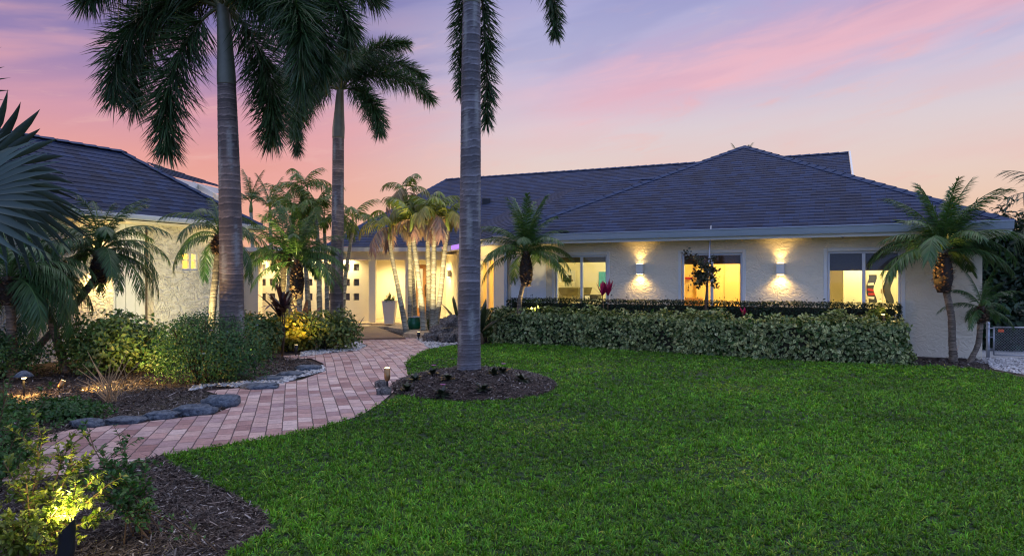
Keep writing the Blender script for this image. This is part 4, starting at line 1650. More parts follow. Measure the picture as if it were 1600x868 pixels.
def slender_clump(name, label, cat, base, stems, sets, seed, s=1.0, nf=7, r0=.07, group=None, colour=(.30, .29, .22)):
    t = empty(name, (base[0], base[1], 0), label, cat, group)
    r = random.Random(seed)
    b = Vector((base[0], base[1], 0))
    for i, (pts, D, w) in enumerate(stems):
        pp = [P(x, y, D) - b for x, y in pts]
        pp[0].z = -.05
        rr = [w * .42 * D / FPX * f for f in (1.5, 1.05, .95, .85)]
        if len(pp) == 2:
            pp = [pp[0], pp[0] * .67 + pp[1] * .33, pp[0] * .33 + pp[1] * .67, pp[1]]
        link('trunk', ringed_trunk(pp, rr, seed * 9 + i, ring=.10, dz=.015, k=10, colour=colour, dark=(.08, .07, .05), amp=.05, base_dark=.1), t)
        c = pp[-1]
        # green crownshaft sleeve
        m = MB()
        m.tube([c - Vector((0, 0, .04)), c + Vector((0, 0, .10)), c + Vector((0, 0, .30)), c + Vector((0, 0, .42))], [rr[-1] * 1.15, rr[-1] * 1.25, rr[-1] * .8, rr[-1] * .4], 8)
        m.build('crownshaft', M['rachis'], t, smooth=True)
        for k in range(nf):
            u = (k + .5) / nf
            az = k * 137.5 + r.uniform(-15, 15) + i * 50
            q = s * r.uniform(.85, 1.1)
            link('frond', sets[min(int(u * len(sets)), len(sets) - 1)], t, c + Vector((0, 0, .36 - .08 * u)), (0, 0, rad(az)), (q, q, q))
    return t


slender_clump('slender_palm', 'clump of slender ringed palms with yellow and pink-tinged crowns above the green pot', 'palm tree', (-2.35, 19.4),
              [([(636, 508), (622, 450), (612, 400), (609, 372)], 19.2, 8), ([(641, 512), (641, 460), (640, 400), (640, 352)], 19.6, 8), ([(664, 517), (657, 460), (650, 405), (644, 360)], 19.0, 9.5),
               ([(670, 515), (670, 460), (669, 400), (668, 350)], 19.5, 9), ([(675, 517), (677, 460), (678, 400), (678, 352)], 19.2, 9.5), ([(678, 516), (688, 460), (694, 400), (699, 358)], 19.2, 9),
               ([(650, 512), (645, 430), (638, 370), (634, 316)], 20.4, 6)], ADO, 31, .98, 8, group='slender garden palms')
slender_clump('slender_palm', 'taller green-crowned slender palms between the two left foxtail trunks', 'palm tree', (-6.4, 20.6),
              [([(484, 510), (478, 420), (474, 350), (472, 312)], 20.6, 8), ([(500, 512), (498, 420), (496, 370), (494, 340)], 20.2, 8), ([(450, 512), (452, 420), (456, 370), (458, 345)], 20.4, 8),
               ([(512, 510), (510, 430), (508, 390), (507, 362)], 20.8, 7), ([(468, 512), (468, 420), (470, 380), (470, 362)], 20.0, 8)], GREENADO, 32, 1.0, 8, group='slender garden palms')
slender_clump('slender_palm', 'single green-crowned slender palm just right of the second foxtail trunk', 'palm tree', (-5.4, 22.0),
              [([(533, 510), (540, 430), (546, 390), (551, 362)], 21.0, 7)], GREENADO, 33, 1.0, 8, group='slender garden palms')
slender_clump('slender_palm', 'dim feathery palms beyond the left roof, just right of the thick trunk', 'palm tree', (-10.2, 27.0),
              [([(395, 500), (395, 420), (394, 370), (392, 330)], 27.0, 7), ([(424, 500), (424, 420), (423, 370), (422, 340)], 26.0, 7)], PYG[:4], 34, 1.15, 9, group='slender garden palms')
slender_clump('slender_palm', 'palm beyond the roof whose frond tips just clear the hip ridge', 'palm tree', (13.2, 39.5),
              [([(1160, 480), (1160, 400), (1160, 320), (1160, 274)], 39.5, 9)], PYG[:4], 35, 1.35, 9, group='slender garden palms')
slender_clump('slender_palm', 'palm off the right edge reaching a bare-ribbed frond into the picture', 'palm tree', (13.6, 16.5),
              [([(1672, 540), (1672, 450), (1672, 400), (1670, 352)], 16.5, 12)], [pinnate_frond(1.7, e0, e1, 1.0, 97 + i, (.03, .055, .02), 24, .55, .022, 30, .25, .16) for i, (e0, e1) in enumerate(((78, 0), (52, -30), (30, -60), (10, -80)))], 36, 1.0, 10, group='slender garden palms')


# ------------------------------------------------------------------ the silvery fan palm at the left edge
def fan_leaf(R, seed, col, nseg=40, spread=280, cup=.16):
    """costapalmate blade: folded segments joined near the stalk, free and drooping at the tips. Grows along +x, upper side +z"""
    r = np.random.default_rng(seed)
    acc = Acc()
    ts = np.array([0.0, .2, .45, .62, .78, .92, 1.0])
    d = rad(spread) / nseg
    for i in range(nseg):
        a = -rad(spread) / 2 + (i + .5) * d + r.normal(0, .006)
        L = R * (.74 + .26 * math.cos(a * .55)) * r.uniform(.94, 1.05)
        dr = r.uniform(.02, .12) + (.18 if r.random() < .12 else 0)
        free = .58 + r.normal(0, .03)
        dirv = np.array([math.cos(a), math.sin(a), 0]); sv = np.array([-math.sin(a), math.cos(a), 0])
        V = []
        for t in ts:
            w = (d * .5 * L * t * 1.03) if t < free else d * .5 * L * free * 1.03 * max(0.0, 1 - ((t - free) / (1 - free)) ** 1.25)
            base = dirv * (L * t) + np.array([0, 0, 1.0]) * (cup * L * (t - t * t * 1.0) * 1.2 - dr * L * max(0, t - .35) ** 2 * 2.2)
            fold = np.array([0, 0, 1.0]) * (w * .55)
            V += [base - sv * w + fold, base - fold * .2, base + sv * w + fold]
        k = len(ts)
        q = []
        for j in range(k - 1):
            o = j * 3
            q += [[o, o + 1, o + 4, o + 3], [o + 1, o + 2, o + 5, o + 4]]
        c = np.tile(np.array(col)[None] * math.exp(r.normal(0, .15)), (3 * k, 1))
        tt = np.repeat(ts, 3)
        c = c * (1 + .25 * np.clip(tt - .5, 0, 1))[:, None]
        acc.add(np.array(V), [np.array(q)], c)
    return acc.mesh('fan_leaf', M['fan'])


M['fan'] = leaf_mat('waxy_fan_leaf', 0.5, 0.08, 0.35)


def fan_palm():
    b = Vector((-6.1, 5.6, 0))
    t = empty('fan_palm', b, 'silvery blue-green fan palm reaching stiff pleated leaves in from the left edge', 'palm tree')
    m = MB()
    m.tube([(0, 0, -.05), (0, 0, .6), (.02, 0, 1.3), (.05, 0, 1.75)], [.24, .2, .19, .22], 18)
    m.build('trunk', M['stem'], t, smooth=True)
    top = Vector((.05, 0, 1.75))
    # (hub pixel, depth, tip-direction pixel, tip depth, roll, radius)
    for i, (hx, hy, D, tx, ty, tD, roll, R) in enumerate(((-52, 272, 5.6, 140, 245, 5.45, 62, 1.0), (-66, 318, 5.0, 62, 405, 4.7, -62, .78), (-120, 180, 6.2, -60, 60, 6.3, 10, 1.0), (-150, 330, 5.0, -260, 420, 4.6, 20, 1.0), (-50, 290, 6.1, 120, 320, 6.2, 25, 1.05))):
        h, tip = P(hx, hy, D) - b, P(tx, ty, tD) - b
        x = (tip - h).normalized()
        z = (Vector((0, 0, 1)) - x * x.z).normalized()
        y = z.cross(x)
        c, s = math.cos(rad(roll)), math.sin(rad(roll))
        z2 = z * c + y * s
        y2 = z2.cross(x)
        from mathutils import Matrix
        o = link('fan_leaf', fan_leaf(R, 700 + i, (.034, .060, .052)), t)
        o.matrix_local = Matrix(((x.x, y2.x, z2.x, h.x), (x.y, y2.y, z2.y, h.y), (x.z, y2.z, z2.z, h.z), (0, 0, 0, 1)))
        m = MB()
        m.tube([top, top * .5 + h * .5 + Vector((0, 0, .12)), h], [.035, .025, .018], 8)
        m.build('leaf_stalk', M['rachis'], t, smooth=True)


fan_palm()


# ------------------------------------------------------------------ shrubs, hedges, leafy plants
def lumps(r, n, cx, cy, rx, ry, h, k):
    """leaf positions and outward directions on a lumpy dome"""
    a = r.random(k) * 6.283
    q = np.sqrt(r.random(k))
    up = r.random(k)
    c = np.stack([np.cos(a) * rx * .66 * q, np.sin(a) * ry * .66 * q, h * (.22 + .56 * up * (1 - .45 * q ** 2))], 1)
    R = r.uniform(.30, .48, k)[:, None] * np.array([[rx, ry, h * .85]])
    i = r.integers(0, k, n)
    d = unit(r.normal(0, 1, (n, 3)) + np.array([[0, 0, .35]]))
    s = r.uniform(.55, 1.03, n) ** .6
    p = c[i] + d * R[i] * s[:, None]
    out = unit(d + .4 * unit(p - np.array([[0, 0, h * .35]])) + np.array([[0, 0, .25]]))
    ok = p[:, 2] > .03
    p = p[ok]; out = out[ok]
    p[:, 0] += cx; p[:, 1] += cy
    return p, out


def leaf_cloud(p, out, r, L, W, col, edge=None, var=.3, flat=.6, fold=.2, hue=.12, evar=.4):
    n = len(p)
    tang = unit(np.cross(out, r.normal(0, 1, (n, 3))))
    D = unit(tang * flat + out * (1 - flat) + np.array([[0, 0, -.12]]) + r.normal(0, .15, (n, 3)))
    N = unit(out + r.normal(0, .3, (n, 3)))
    Ls = L * r.uniform(.6, 1.2, n)
    V, F, e = ovate(p, D, N, Ls, W / L * Ls * r.uniform(.85, 1.15, n), fold)
    c = tint(n, 7, col, var, r, hue)
    if edge is not None:
        w = np.clip(np.repeat(r.normal(.55, evar, n), 7), 0, 1) * e
        c = c * (1 - w[:, None]) + tint(n, 7, edge, .2, r, .05) * w[:, None]
    return V, F, c


def stems_mesh(r, cx, cy, rx, ry, h, n, rad0=.012):
    m = MB()
    for i in range(n):
        a = r.random() * 6.283
        q = r.uniform(.15, .8)
        e = Vector((math.cos(a) * rx * q, math.sin(a) * ry * q, h * r.uniform(.5, .88)))
        s = Vector((math.cos(a) * rx * .15, math.sin(a) * ry * .15, -.03))
        m.tube([s, s.lerp(e, .5) + Vector((0, 0, .06)), e], [rad0, rad0 * .7, rad0 * .35], 5)
    return m


def shrub(name, label, cat, x, y, rx, ry, h, n, L, W, col, edge=None, seed=1, k=26, mat='leaf', group=None, var=.3, flat=.6, flowers=None, evar=.4):
    r = np.random.default_rng(seed)
    t = empty(name, (x, y, 0), label, cat, group)
    p, out = lumps(r, n, 0, 0, rx, ry, h, k)
    acc = Acc()
    acc.add(*leaf_cloud(p, out, r, L, W, col, edge, var, flat, evar=evar))
    link('foliage', acc.mesh('foliage', M[mat]), t)
    stems_mesh(r, 0, 0, rx, ry, h, 22).build('stems', M['core'], t)
    if flowers:
        fc, fn = flowers
        q = p[(p[:, 2] > h * .35)]
        q = q[r.integers(0, len(q), fn)]
        a2 = Acc()
        for i in range(fn):
            nn = 7
            an = np.arange(nn) / nn * 6.283
            dd = unit(np.stack([np.cos(an), np.sin(an), np.full(nn, .5)], 1))
            V, F, e = ovate(np.tile(q[i] * np.array([1.04, 1.04, 1.03]), (nn, 1)), dd, np.tile(np.array([[0, 0, 1.0]]), (nn, 1)), np.full(nn, .028), np.full(nn, .022), .1)
            a2.add(V, F, tint(nn, 7, fc, .1, r, .05))
        link('flowers', a2.mesh('flowers', M['leaf']), t)
    return t


def hedge(name, label, pts, depth, h, n, L, W, col, edge, seed, mat='leaf', bulge=.06, evar=.4, hvar=.05, deep=.13, sprigs=60):
    """clipped hedge: front line pts (x, y), body behind it"""
    r = np.random.default_rng(seed)
    pts = np.array(pts, float)
    c0 = pts.mean(0)
    t = empty(name, (c0[0], c0[1], 0), label, 'hedge')
    seg = np.diff(pts, axis=0)
    ln = np.linalg.norm(seg, axis=1)
    cum = np.concatenate([[0], np.cumsum(ln)])
    tot = cum[-1]
    def frame(s):
        i = np.clip(np.searchsorted(cum, s, side='right') - 1, 0, len(seg) - 1)
        d = seg[i] / ln[i][:, None]
        p = pts[i] + d * (s - cum[i])[:, None]
        return p, d, np.stack([-d[:, 1], d[:, 0]], 1)
    # area-weighted faces: front, top, back, two ends
    ar = np.array([tot * h * 1.25, tot * depth, tot * h * .35, depth * h * 1.2, depth * h * 1.2])
    f = r.choice(5, n, p=ar / ar.sum())
    s = r.random(n) * tot
    u, v = r.random(n), r.random(n)
    s = np.where(f == 3, 0, np.where(f == 4, tot, s))
    b = np.where(f == 0, 0, np.where(f == 2, depth, u * depth))
    z = np.where(f == 1, h, v * h)
    p2, d, nb = frame(s)
    out = np.zeros((n, 3))
    out[f == 0, :2] = -nb[f == 0]; out[f == 2, :2] = nb[f == 2]
    out[f == 1, 2] = 1
    out[f == 3, :2] = -d[f == 3]; out[f == 4, :2] = d[f == 4]
    P3 = np.concatenate([p2 + nb * b[:, None], z[:, None]], 1)
    # lumpy outline
    lump = .5 * np.sin(s * 2.3 + z * 3 + 1) + .5 * np.sin(s * 5.1 - b * 4 + 2) + .35 * np.sin(s * 11 + z * 9)
    rnd = r.uniform(-deep, deep * .27, n)
    P3 += out * (bulge * lump + rnd)[:, None]
    # round the shoulders, tuck in the foot
    top = np.clip((P3[:, 2] - h + .12) / .12, 0, 1)
    P3[:, 2] += np.where(f == 1, hvar * lump * .6, 0) - np.where((f != 1), top * .02, 0)
    P3[:, 2] = np.maximum(P3[:, 2], .03)
    P3[:, :2] -= c0
    acc = Acc()
    acc.add(*leaf_cloud(P3, unit(out + np.array([[0, 0, .3]])), r, L, W, col, edge, .3, .62, evar=evar))
    # sprigs that missed the shears
    k = n // sprigs
    s = r.random(k) * tot
    p2, d, nb = frame(s)
    q = np.concatenate([p2 + nb * (r.random(k) * depth)[:, None] - c0, np.full((k, 1), h) + r.uniform(.0, .09, (k, 1))], 1)
    acc.add(*leaf_cloud(q, unit(r.normal(0, .5, (k, 3)) + np.array([[0, 0, 1.0]])), r, L, W, col, edge, .3, .3, evar=evar))
    link('foliage', acc.mesh('foliage', M[mat]), t)
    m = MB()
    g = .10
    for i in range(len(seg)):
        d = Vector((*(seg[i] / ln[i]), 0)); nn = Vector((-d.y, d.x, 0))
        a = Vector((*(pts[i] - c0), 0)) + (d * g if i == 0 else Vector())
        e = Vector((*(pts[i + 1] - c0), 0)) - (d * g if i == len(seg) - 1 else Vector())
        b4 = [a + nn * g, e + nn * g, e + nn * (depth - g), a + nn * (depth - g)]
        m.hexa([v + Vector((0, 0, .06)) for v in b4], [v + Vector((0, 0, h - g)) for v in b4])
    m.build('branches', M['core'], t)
    return t


def g2(px, py):
    return G(px, py)


hedge('variegated_hedge', 'clipped variegated hedge with cream-edged leaves running along the lawn', [g2(772, 536), g2(900, 541.5), g2(1100, 555), g2(1250, 563.5), g2(1416, 570)], .62, .745, 22000, .085, .052,
      (.024, .062, .010), (.64, .68, .30), 41, evar=.5, bulge=.10, deep=.22)
hedge('dark_hedge', 'low dark green clipped hedge behind the variegated one, under the windows', [tuple(RW(RW.a_at(792, -.66), -.66, 0))[:2], tuple(RW(RW.a_at(1408, -.66), -.66, 0))[:2]], .5, 1.05, 30000, .042, .026,
      (.008, .024, .006), None, 42, mat='leaf', bulge=.008, hvar=.0, deep=.06, sprigs=300)

GREEN, DEEP, LIME = (.040, .095, .022), (.040, .105, .030), (.11, .15, .025)
shrub('broadleaf_shrub', 'broad bright-leaved shrub under the rough left wall, lit from below', 'shrub', -6.5, 11.3, 1.15, .75, .98, 6500, .085, .042, (.075, .155, .032), (.16, .19, .07), 51, 34, evar=.3)
shrub('plumbago_shrub', 'large dark fine-leaved shrub with pale blue flowers at the foot of the thick palm', 'shrub', -4.62, 10.35, .95, .82, 1.12, 17000, .042, .019, DEEP, None, 52, 44, flowers=((.30, .36, .70), 9))
shrub('broadleaf_shrub', 'leafy green shrub between the thick palm and the dark cordyline', 'shrub', -4.95, 13.1, .62, .55, 1.02, 3200, .085, .05, (.045, .10, .026), (.14, .17, .06), 53, 22, evar=.3)
shrub('croton_shrub', 'glowing yellow shrub lit by a hidden garden light left of the path', 'shrub', -4.78, 14.7, .62, .55, .85, 2600, .10, .065, (.16, .17, .02), (.34, .27, .03), 54, 20, mat='leaf')
shrub('broadleaf_shrub', 'rounded green shrub beside the path right of the glowing yellow one', 'shrub', -4.0, 14.9, .72, .6, .92, 3400, .085, .05, (.06, .11, .026), (.17, .19, .06), 55, 24, evar=.3)
shrub('small_leaf_shrub', 'dark small-leaved shrub at the left edge behind the path light', 'shrub', -8.1, 10.6, 1.0, .8, .82, 7500, .05, .026, (.042, .10, .026), None, 56, 30, flowers=((.16, .24, .90), 3))
shrub('small_leaf_shrub', 'tangled green shrub at the left edge in front of the path light', 'shrub', -4.95, 6.15, .55, .55, .56, 5500, .042, .022, (.050, .12, .026), None, 57, 30)
shrub('small_leaf_shrub', 'low spreading green shrub between mulch and the first edging stone', 'shrub', -5.1, 7.6, .66, .42, .20, 3600, .045, .024, (.045, .11, .026), None, 58, 26)
shrub('ground_cover', 'low tangled ground cover at the left edge beside the path', 'shrub', -4.3, 5.35, .55, .45, .34, 3600, .035, .018, (.048, .115, .026), None, 59, 24)
shrub('moss_shrub', 'low mossy green mound at the foot of the angled wall by the lava rocks', 'shrub', -1.95, 19.4, .62, .45, .50, 3600, .045, .028, (.085, .13, .02), None, 60, 24)
shrub('broadleaf_shrub', 'mid-green shrub behind the front palm at the left end of the hedges', 'shrub', -.62, 17.0, .72, .5, .80, 2800, .085, .045, (.05, .095, .024), (.16, .18, .07), 61, 22, evar=.3)
shrub('small_leaf_shrub', 'yellow-lit tuft of hedge leaves at the right end of the dark hedge', 'shrub', 7.0, 13.1, .40, .24, 1.04, 2200, .062, .038, (.12, .16, .025), None, 62, 16)
# planting beyond the gate
for i, (x, y, rx, ry, h, c, lb) in enumerate(((13.2, 18.0, 1.2, .9, 3.2, (.016, .040, .02), 'tall dark bush behind the chain-link gate, left of the pair'), (15.2, 17.2, 1.3, 1.0, 2.6, (.018, .048, .03), 'shorter blue-green bush behind the chain-link gate at the right edge'),
                                              (16.6, 22.5, 2.0, 1.2, 3.6, (.014, .035, .016), 'dark tree-like bush farthest back beyond the gate'), (10.9, 15.2, .75, .6, 1.1, (.016, .042, .022), 'low dark bush right behind the gate mesh, nearest the house'), (12.4, 14.9, .8, .6, .95, (.018, .045, .022), 'lowest dark bush behind the gate at the picture edge'))):
    shrub('garden_bush', lb, 'bush', x, y, rx, ry, h, 9000, .17, .08, c, None, 63 + i, 40, group='bushes beyond the gate')


def sprig_shrub(name, label, cat, base, tips, seed, L, W, col, per=16, rad0=.006, tipcol=None, side=5, mat='leaf', stemmat='stem'):
    """open shrub: arching stems carrying pairs of leaves and short side shoots"""
    r = np.random.default_rng(seed)
    t = empty(name, (base[0], base[1], 0), label, cat)
    b = Vector((base[0], base[1], 0))
    acc = Acc()
    m = MB()
    for tip in tips:
        e = Vector(tip) - b
        s = Vector((r.normal(0, .05), r.normal(0, .05), 0))
        c = s.lerp(e, .5) + Vector((0, 0, .18 * e.length))
        curve = [s * (1 - q) ** 2 + c * 2 * q * (1 - q) + e * q * q for q in np.linspace(0, 1, 9)]
        m.tube(curve, list(np.linspace(rad0, rad0 * .3, 9)), 5)
        runs = [curve]
        for k in range(side):
            q = r.integers(2, 8)
            o = curve[q]
            d = (curve[q] - curve[q - 1]).normalized() + Vector(r.normal(0, .6, 3))
            l = e.length * r.uniform(.12, .32)
            br = [o, o + d.normalized() * l * .5 + Vector((0, 0, .01)), o + d.normalized() * l]
            m.tube(br, [rad0 * .5, rad0 * .35, rad0 * .2], 4)
            runs.append(br)
        for run in runs:
            A = np.array([tuple(v) for v in run])
            n = per if run is curve else per // 2
            tt = np.clip(r.uniform(.22 if run is curve else .1, 1.0, n), 0, 1)
            p = at(A, tt)
            tan = unit(at(np.gradient(A, axis=0), tt))
            lat = unit(np.cross(tan, r.normal(0, 1, (n, 3))))
            D = unit(tan * .5 + lat * .9 + np.array([[0, 0, .15]]))
            N = unit(np.array([[0, 0, 1.0]]) + r.normal(0, .35, (n, 3)))
            Ls = L * r.uniform(.6, 1.15, n) * (1.05 - .35 * tt)
            V, F, ed = ovate(p, D, N, Ls, Ls * W / L, .18, .2)
            cc = tint(n, 7, col, .22, r)
            if tipcol is not None:
                w = np.repeat(tt ** 2, 7)[:, None] * .9
                cc = cc * (1 - w) + np.array(tipcol)[None] * w
            acc.add(V, F, cc)
    link('foliage', acc.mesh('foliage', M[mat]), t)
    m.build('stems', M[stemmat], t)
    return t


def near(px, py, D): return tuple(P(px, py, D))


sprig_shrub('duranta_shrub', 'open yellow-green shrub glowing over the black spotlight in the near corner', 'shrub', (-2.62, 3.62),
            [near(70, 668, 3.75), near(128, 772, 3.45), near(10, 800, 3.4), near(-30, 760, 3.7), near(118, 715, 3.8), near(40, 742, 3.55), near(150, 748, 3.7), near(95, 790, 3.4), near(20, 842, 3.3), near(60, 700, 3.9), near(5, 720, 3.8), near(110, 690, 4.0), near(160, 770, 3.7), near(60, 815, 3.3), near(-20, 820, 3.4), near(180, 800, 3.6)], 71, .047, .022, (.11, .16, .022), 40, .006, (.20, .22, .03), 9)
sprig_shrub('green_shrub', 'spreading dark green shrub right of the glowing yellow one, over near mulch', 'shrub', (-2.25, 4.15),
            [near(128, 676, 4.4), near(190, 690, 4.5), near(228, 712, 4.4), near(170, 720, 4.2), near(205, 760, 4.0), near(150, 700, 4.3), near(225, 790, 3.9), near(110, 735, 4.2), near(175, 745, 4.1), near(140, 760, 4.0), near(200, 735, 4.3), near(60, 720, 4.4)], 72, .046, .026, (.045, .115, .028), 26, .006, None, 9)
sprig_shrub('green_shrub', 'leggy dark green shrub leaning over the path at the left edge', 'shrub', (-3.75, 4.9),
            [near(15, 600, 5.0), near(60, 640, 5.0), near(95, 660, 5.1), near(-20, 640, 4.9), near(30, 670, 4.9), near(75, 620, 5.2), near(-10, 700, 4.6), near(45, 700, 4.8), near(0, 735, 4.5)], 73, .05, .026, (.046, .115, .026), 34, .007, None, 6)
sprig_shrub('seedling', 'tiny green seedling sprouting from the near mulch', 'plant', (-1.78, 3.95), [near(215, 815, 3.8), near(232, 800, 3.9), near(262, 806, 4.0), near(284, 800, 4.0), near(240, 830, 3.9)], 74, .035, .02, (.05, .12, .03), 8, .003, None, 1)


def twig_fan():
    b = G(172, 629)
    t = empty('dry_shrub', (b[0], b[1], 0), 'bare dry twiggy plant fanning up from the mulch island', 'plant')
    r = random.Random(5)
    m = MB()
    for k in range(22):
        px, py = r.uniform(118, 232), r.uniform(545, 612)
        e = P(px, py, b[1] + r.uniform(-.35, .35)) - Vector((b[0], b[1], 0))
        s = Vector((r.uniform(-.06, .06), r.uniform(-.05, .05), 0))
        m.tube([s, s.lerp(e, .5) + Vector((0, 0, .05)), e], [.0075, .005, .0022], 5)
        if r.random() < .6:
            q = s.lerp(e, .6)
            m.tube([q, q + Vector((r.uniform(-.12, .12), r.uniform(-.1, .1), .14))], [.004, .0015], 4)
    m.build('twigs', M['dry_stem'], t)


twig_fan()


# ------------------------------------------------------------------ strap-leaved plants
def straps(r, n, origin, L, W, e_lo, e_hi, droop, col, var=.25, tip=None, prof=(.45, .9, 1.0, .7, 0.0), az=None):
    a = (np.arange(n) * 2.39996 + r.normal(0, .25, n)) if az is None else np.radians(np.array(az))
    e = np.radians(r.uniform(e_lo, e_hi, n))
    D = np.stack([np.cos(a) * np.cos(e), np.sin(a) * np.cos(e), np.sin(e)], 1)
    side = np.stack([-np.sin(a), np.cos(a), np.zeros(n)], 1)
    Ls = L * r.uniform(.75, 1.12, n)
    V, F, T = strips(np.tile(np.array([origin]), (n, 1)), D, side, Ls, np.full(n, W), droop * r.uniform(.5, 1.4, n), prof)
    c = tint(n, len(V) // n, col, var, r)
    if tip is not None:
        w = (T ** 1.5)[:, None] * .8
        c = c * (1 - w) + np.array([tip]) * w
    return V, F, c


def strap_plant(name, label, cat, base, stems, seed, L, W, e, droop, col, n=14, tip=None, group=None, stem_r=.014, mat='gloss_leaf', stemmat='stem'):
    """stems: world points where a rosette sits; stem drawn from the base"""
    r = np.random.default_rng(seed)
    b = Vector((base[0], base[1], base[2] if len(base) > 2 else 0))
    t = empty(name, b, label, cat, group)
    acc = Acc()
    for s in stems:
        o = Vector(s) - b
        acc.add(*straps(r, n, tuple(o), L, W, e[0], e[1], droop, col, .25, tip))
        if o.length > .08:
            m = MB()
            m.tube([(0, 0, -.03), o * .5 + Vector((.02, 0, 0)), o + Vector((0, 0, .03))], [stem_r * 1.3, stem_r, stem_r * .8], 7)
            m.build('stem', M[stemmat], t, smooth=True)
    link('leaves', acc.mesh('leaves', M[mat]), t)
    return t


PLUM = (.035, .018, .022)
cb = G(441, 558)
strap_plant('cordyline', 'dark purple cordyline with two drooping rosettes on a bare stem by the path', 'plant', cb, [P(440, 478, 13.4), P(437, 494, 13.5), P(444, 488, 13.4)], 81, .74, .075, (5, 80), .35, PLUM, 17, (.06, .03, .03), 'dark cordylines')
strap_plant('ti_plant', 'taller magenta-tipped ti plant standing above the hedge before the left window', 'plant', (2.18, 15.85), [P(941, 462, 15.85), P(950, 462, 15.8)], 82, .40, .065, (42, 88), .05, (.32, .008, .06), 9, (.44, .02, .10), 'pink ti plants', .012, 'leaf')
strap_plant('ti_plant', 'short magenta ti plant peeping over the hedge under the middle window', 'plant', (4.9, 14.5), [P(1162, 492, 14.45)], 83, .19, .05, (30, 85), .05, (.42, .012, .08), 8, None, 'pink ti plants', .012, 'leaf')
strap_plant('ti_plant', 'tiny dull-red ti tuft in the hedge just left of the young tree', 'plant', (3.38, 15.25), [P(1037, 491, 15.2)], 84, .11, .04, (30, 85), .05, (.10, .03, .025), 6, None, 'pink ti plants', .012, 'leaf')
strap_plant('crinum_lily', 'big dark strap-leaved lily fanning out behind the front palm trunk', 'plant', (-.72, 16.0), [(-.74, 16.0, .28)], 85, 1.15, .15, (22, 80), .25, (.022, .035, .016), 16, (.05, .06, .02), None, .05)
strap_plant('crinum_lily', 'dark strap leaves poking out left of the front palm trunk by the sconce', 'plant', (-1.55, 18.2), [P(716, 505, 18.2)], 86, .95, .09, (35, 75), .2, (.03, .035, .018), 9, None, None, .03)
strap_plant('bromeliad', 'red-bronze broad-leaved bromeliad behind the yellow shrub', 'plant', (-5.0, 16.2), [(-4.95, 16.2, .42)], 87, .72, .15, (25, 85), .12, (.13, .045, .03), 11, (.20, .09, .04), 'bromeliads by the screen wall', .05)
strap_plant('bromeliad', 'orange-green bromeliad low beside the thick palm', 'plant', (-6.0, 15.6), [(-5.95, 15.6, .38)], 88, .6, .14, (20, 70), .15, (.19, .12, .03), 10, (.24, .10, .03), 'bromeliads by the screen wall', .05)
strap_plant('bromeliad', 'spiky dark bromeliad under the second foxtail palm', 'plant', (-4.55, 18.0), [(-4.55, 18.0, .3)], 89, .75, .06, (12, 78), .2, (.035, .045, .02), 18, None, 'bromeliads by the screen wall', .05)
strap_plant('cordyline', 'small dark cordyline leaning over the wooden walkway', 'plant', (-4.1, 17.3), [P(556, 517, 17.3)], 90, .52, .045, (-6, 84), .15, PLUM, 10, None, 'dark cordylines')
r_ = np.random.default_rng(77)
for i, (px, py, lb) in enumerate(((648, 578, 'dark-leaved bedding plant at the left of the mound, first from the path'), (676, 574, 'dark-leaved bedding plant with a pink bloom, left behind the palm'), (700, 582, 'dark-leaved bedding plant just left of the front palm trunk'),
                                  (772, 577, 'dark-leaved bedding plant just right of the front palm trunk'), (785, 574, 'pink-flowered bedding plant on the mound right of the trunk'), (815, 580, 'dark-leaved bedding plant at the right side of the mound'), (636, 585, 'lowest dark-leaved bedding plant near the bronze spotlight'), (690, 592, 'pink-flecked bedding plant in front of the palm on the mound'), (755, 590, 'dull plant low in front of the palm trunk on the mound'))):
    x, y = G(px, py + 12, .16)
    hh = float(mound_h(x, y))
    o = strap_plant('bedding_plant', lb, 'plant', (x, y, hh), [(x, y, hh + .02)], 91 + i, .15, .055, (0, 60), .25, (.026, .036, .020), 34, None, 'bedding plants on the mound')
    if 'pink' in lb:
        a2 = Acc()
        nn = 12
        an = np.arange(nn) * 2.4
        dd = unit(np.stack([np.cos(an), np.sin(an), np.full(nn, .6)], 1))
        V, F, e = ovate(np.tile(np.array([[.02, -.03, .13]]), (nn, 1)), dd, np.tile(np.array([[0, 0, 1.0]]), (nn, 1)), np.full(nn, .045), np.full(nn, .035), .1)
        a2.add(V, F, tint(nn, 7, (.42, .12, .32), .1, r_, .05))
        link('flower', a2.mesh('flower', M['leaf']), o)


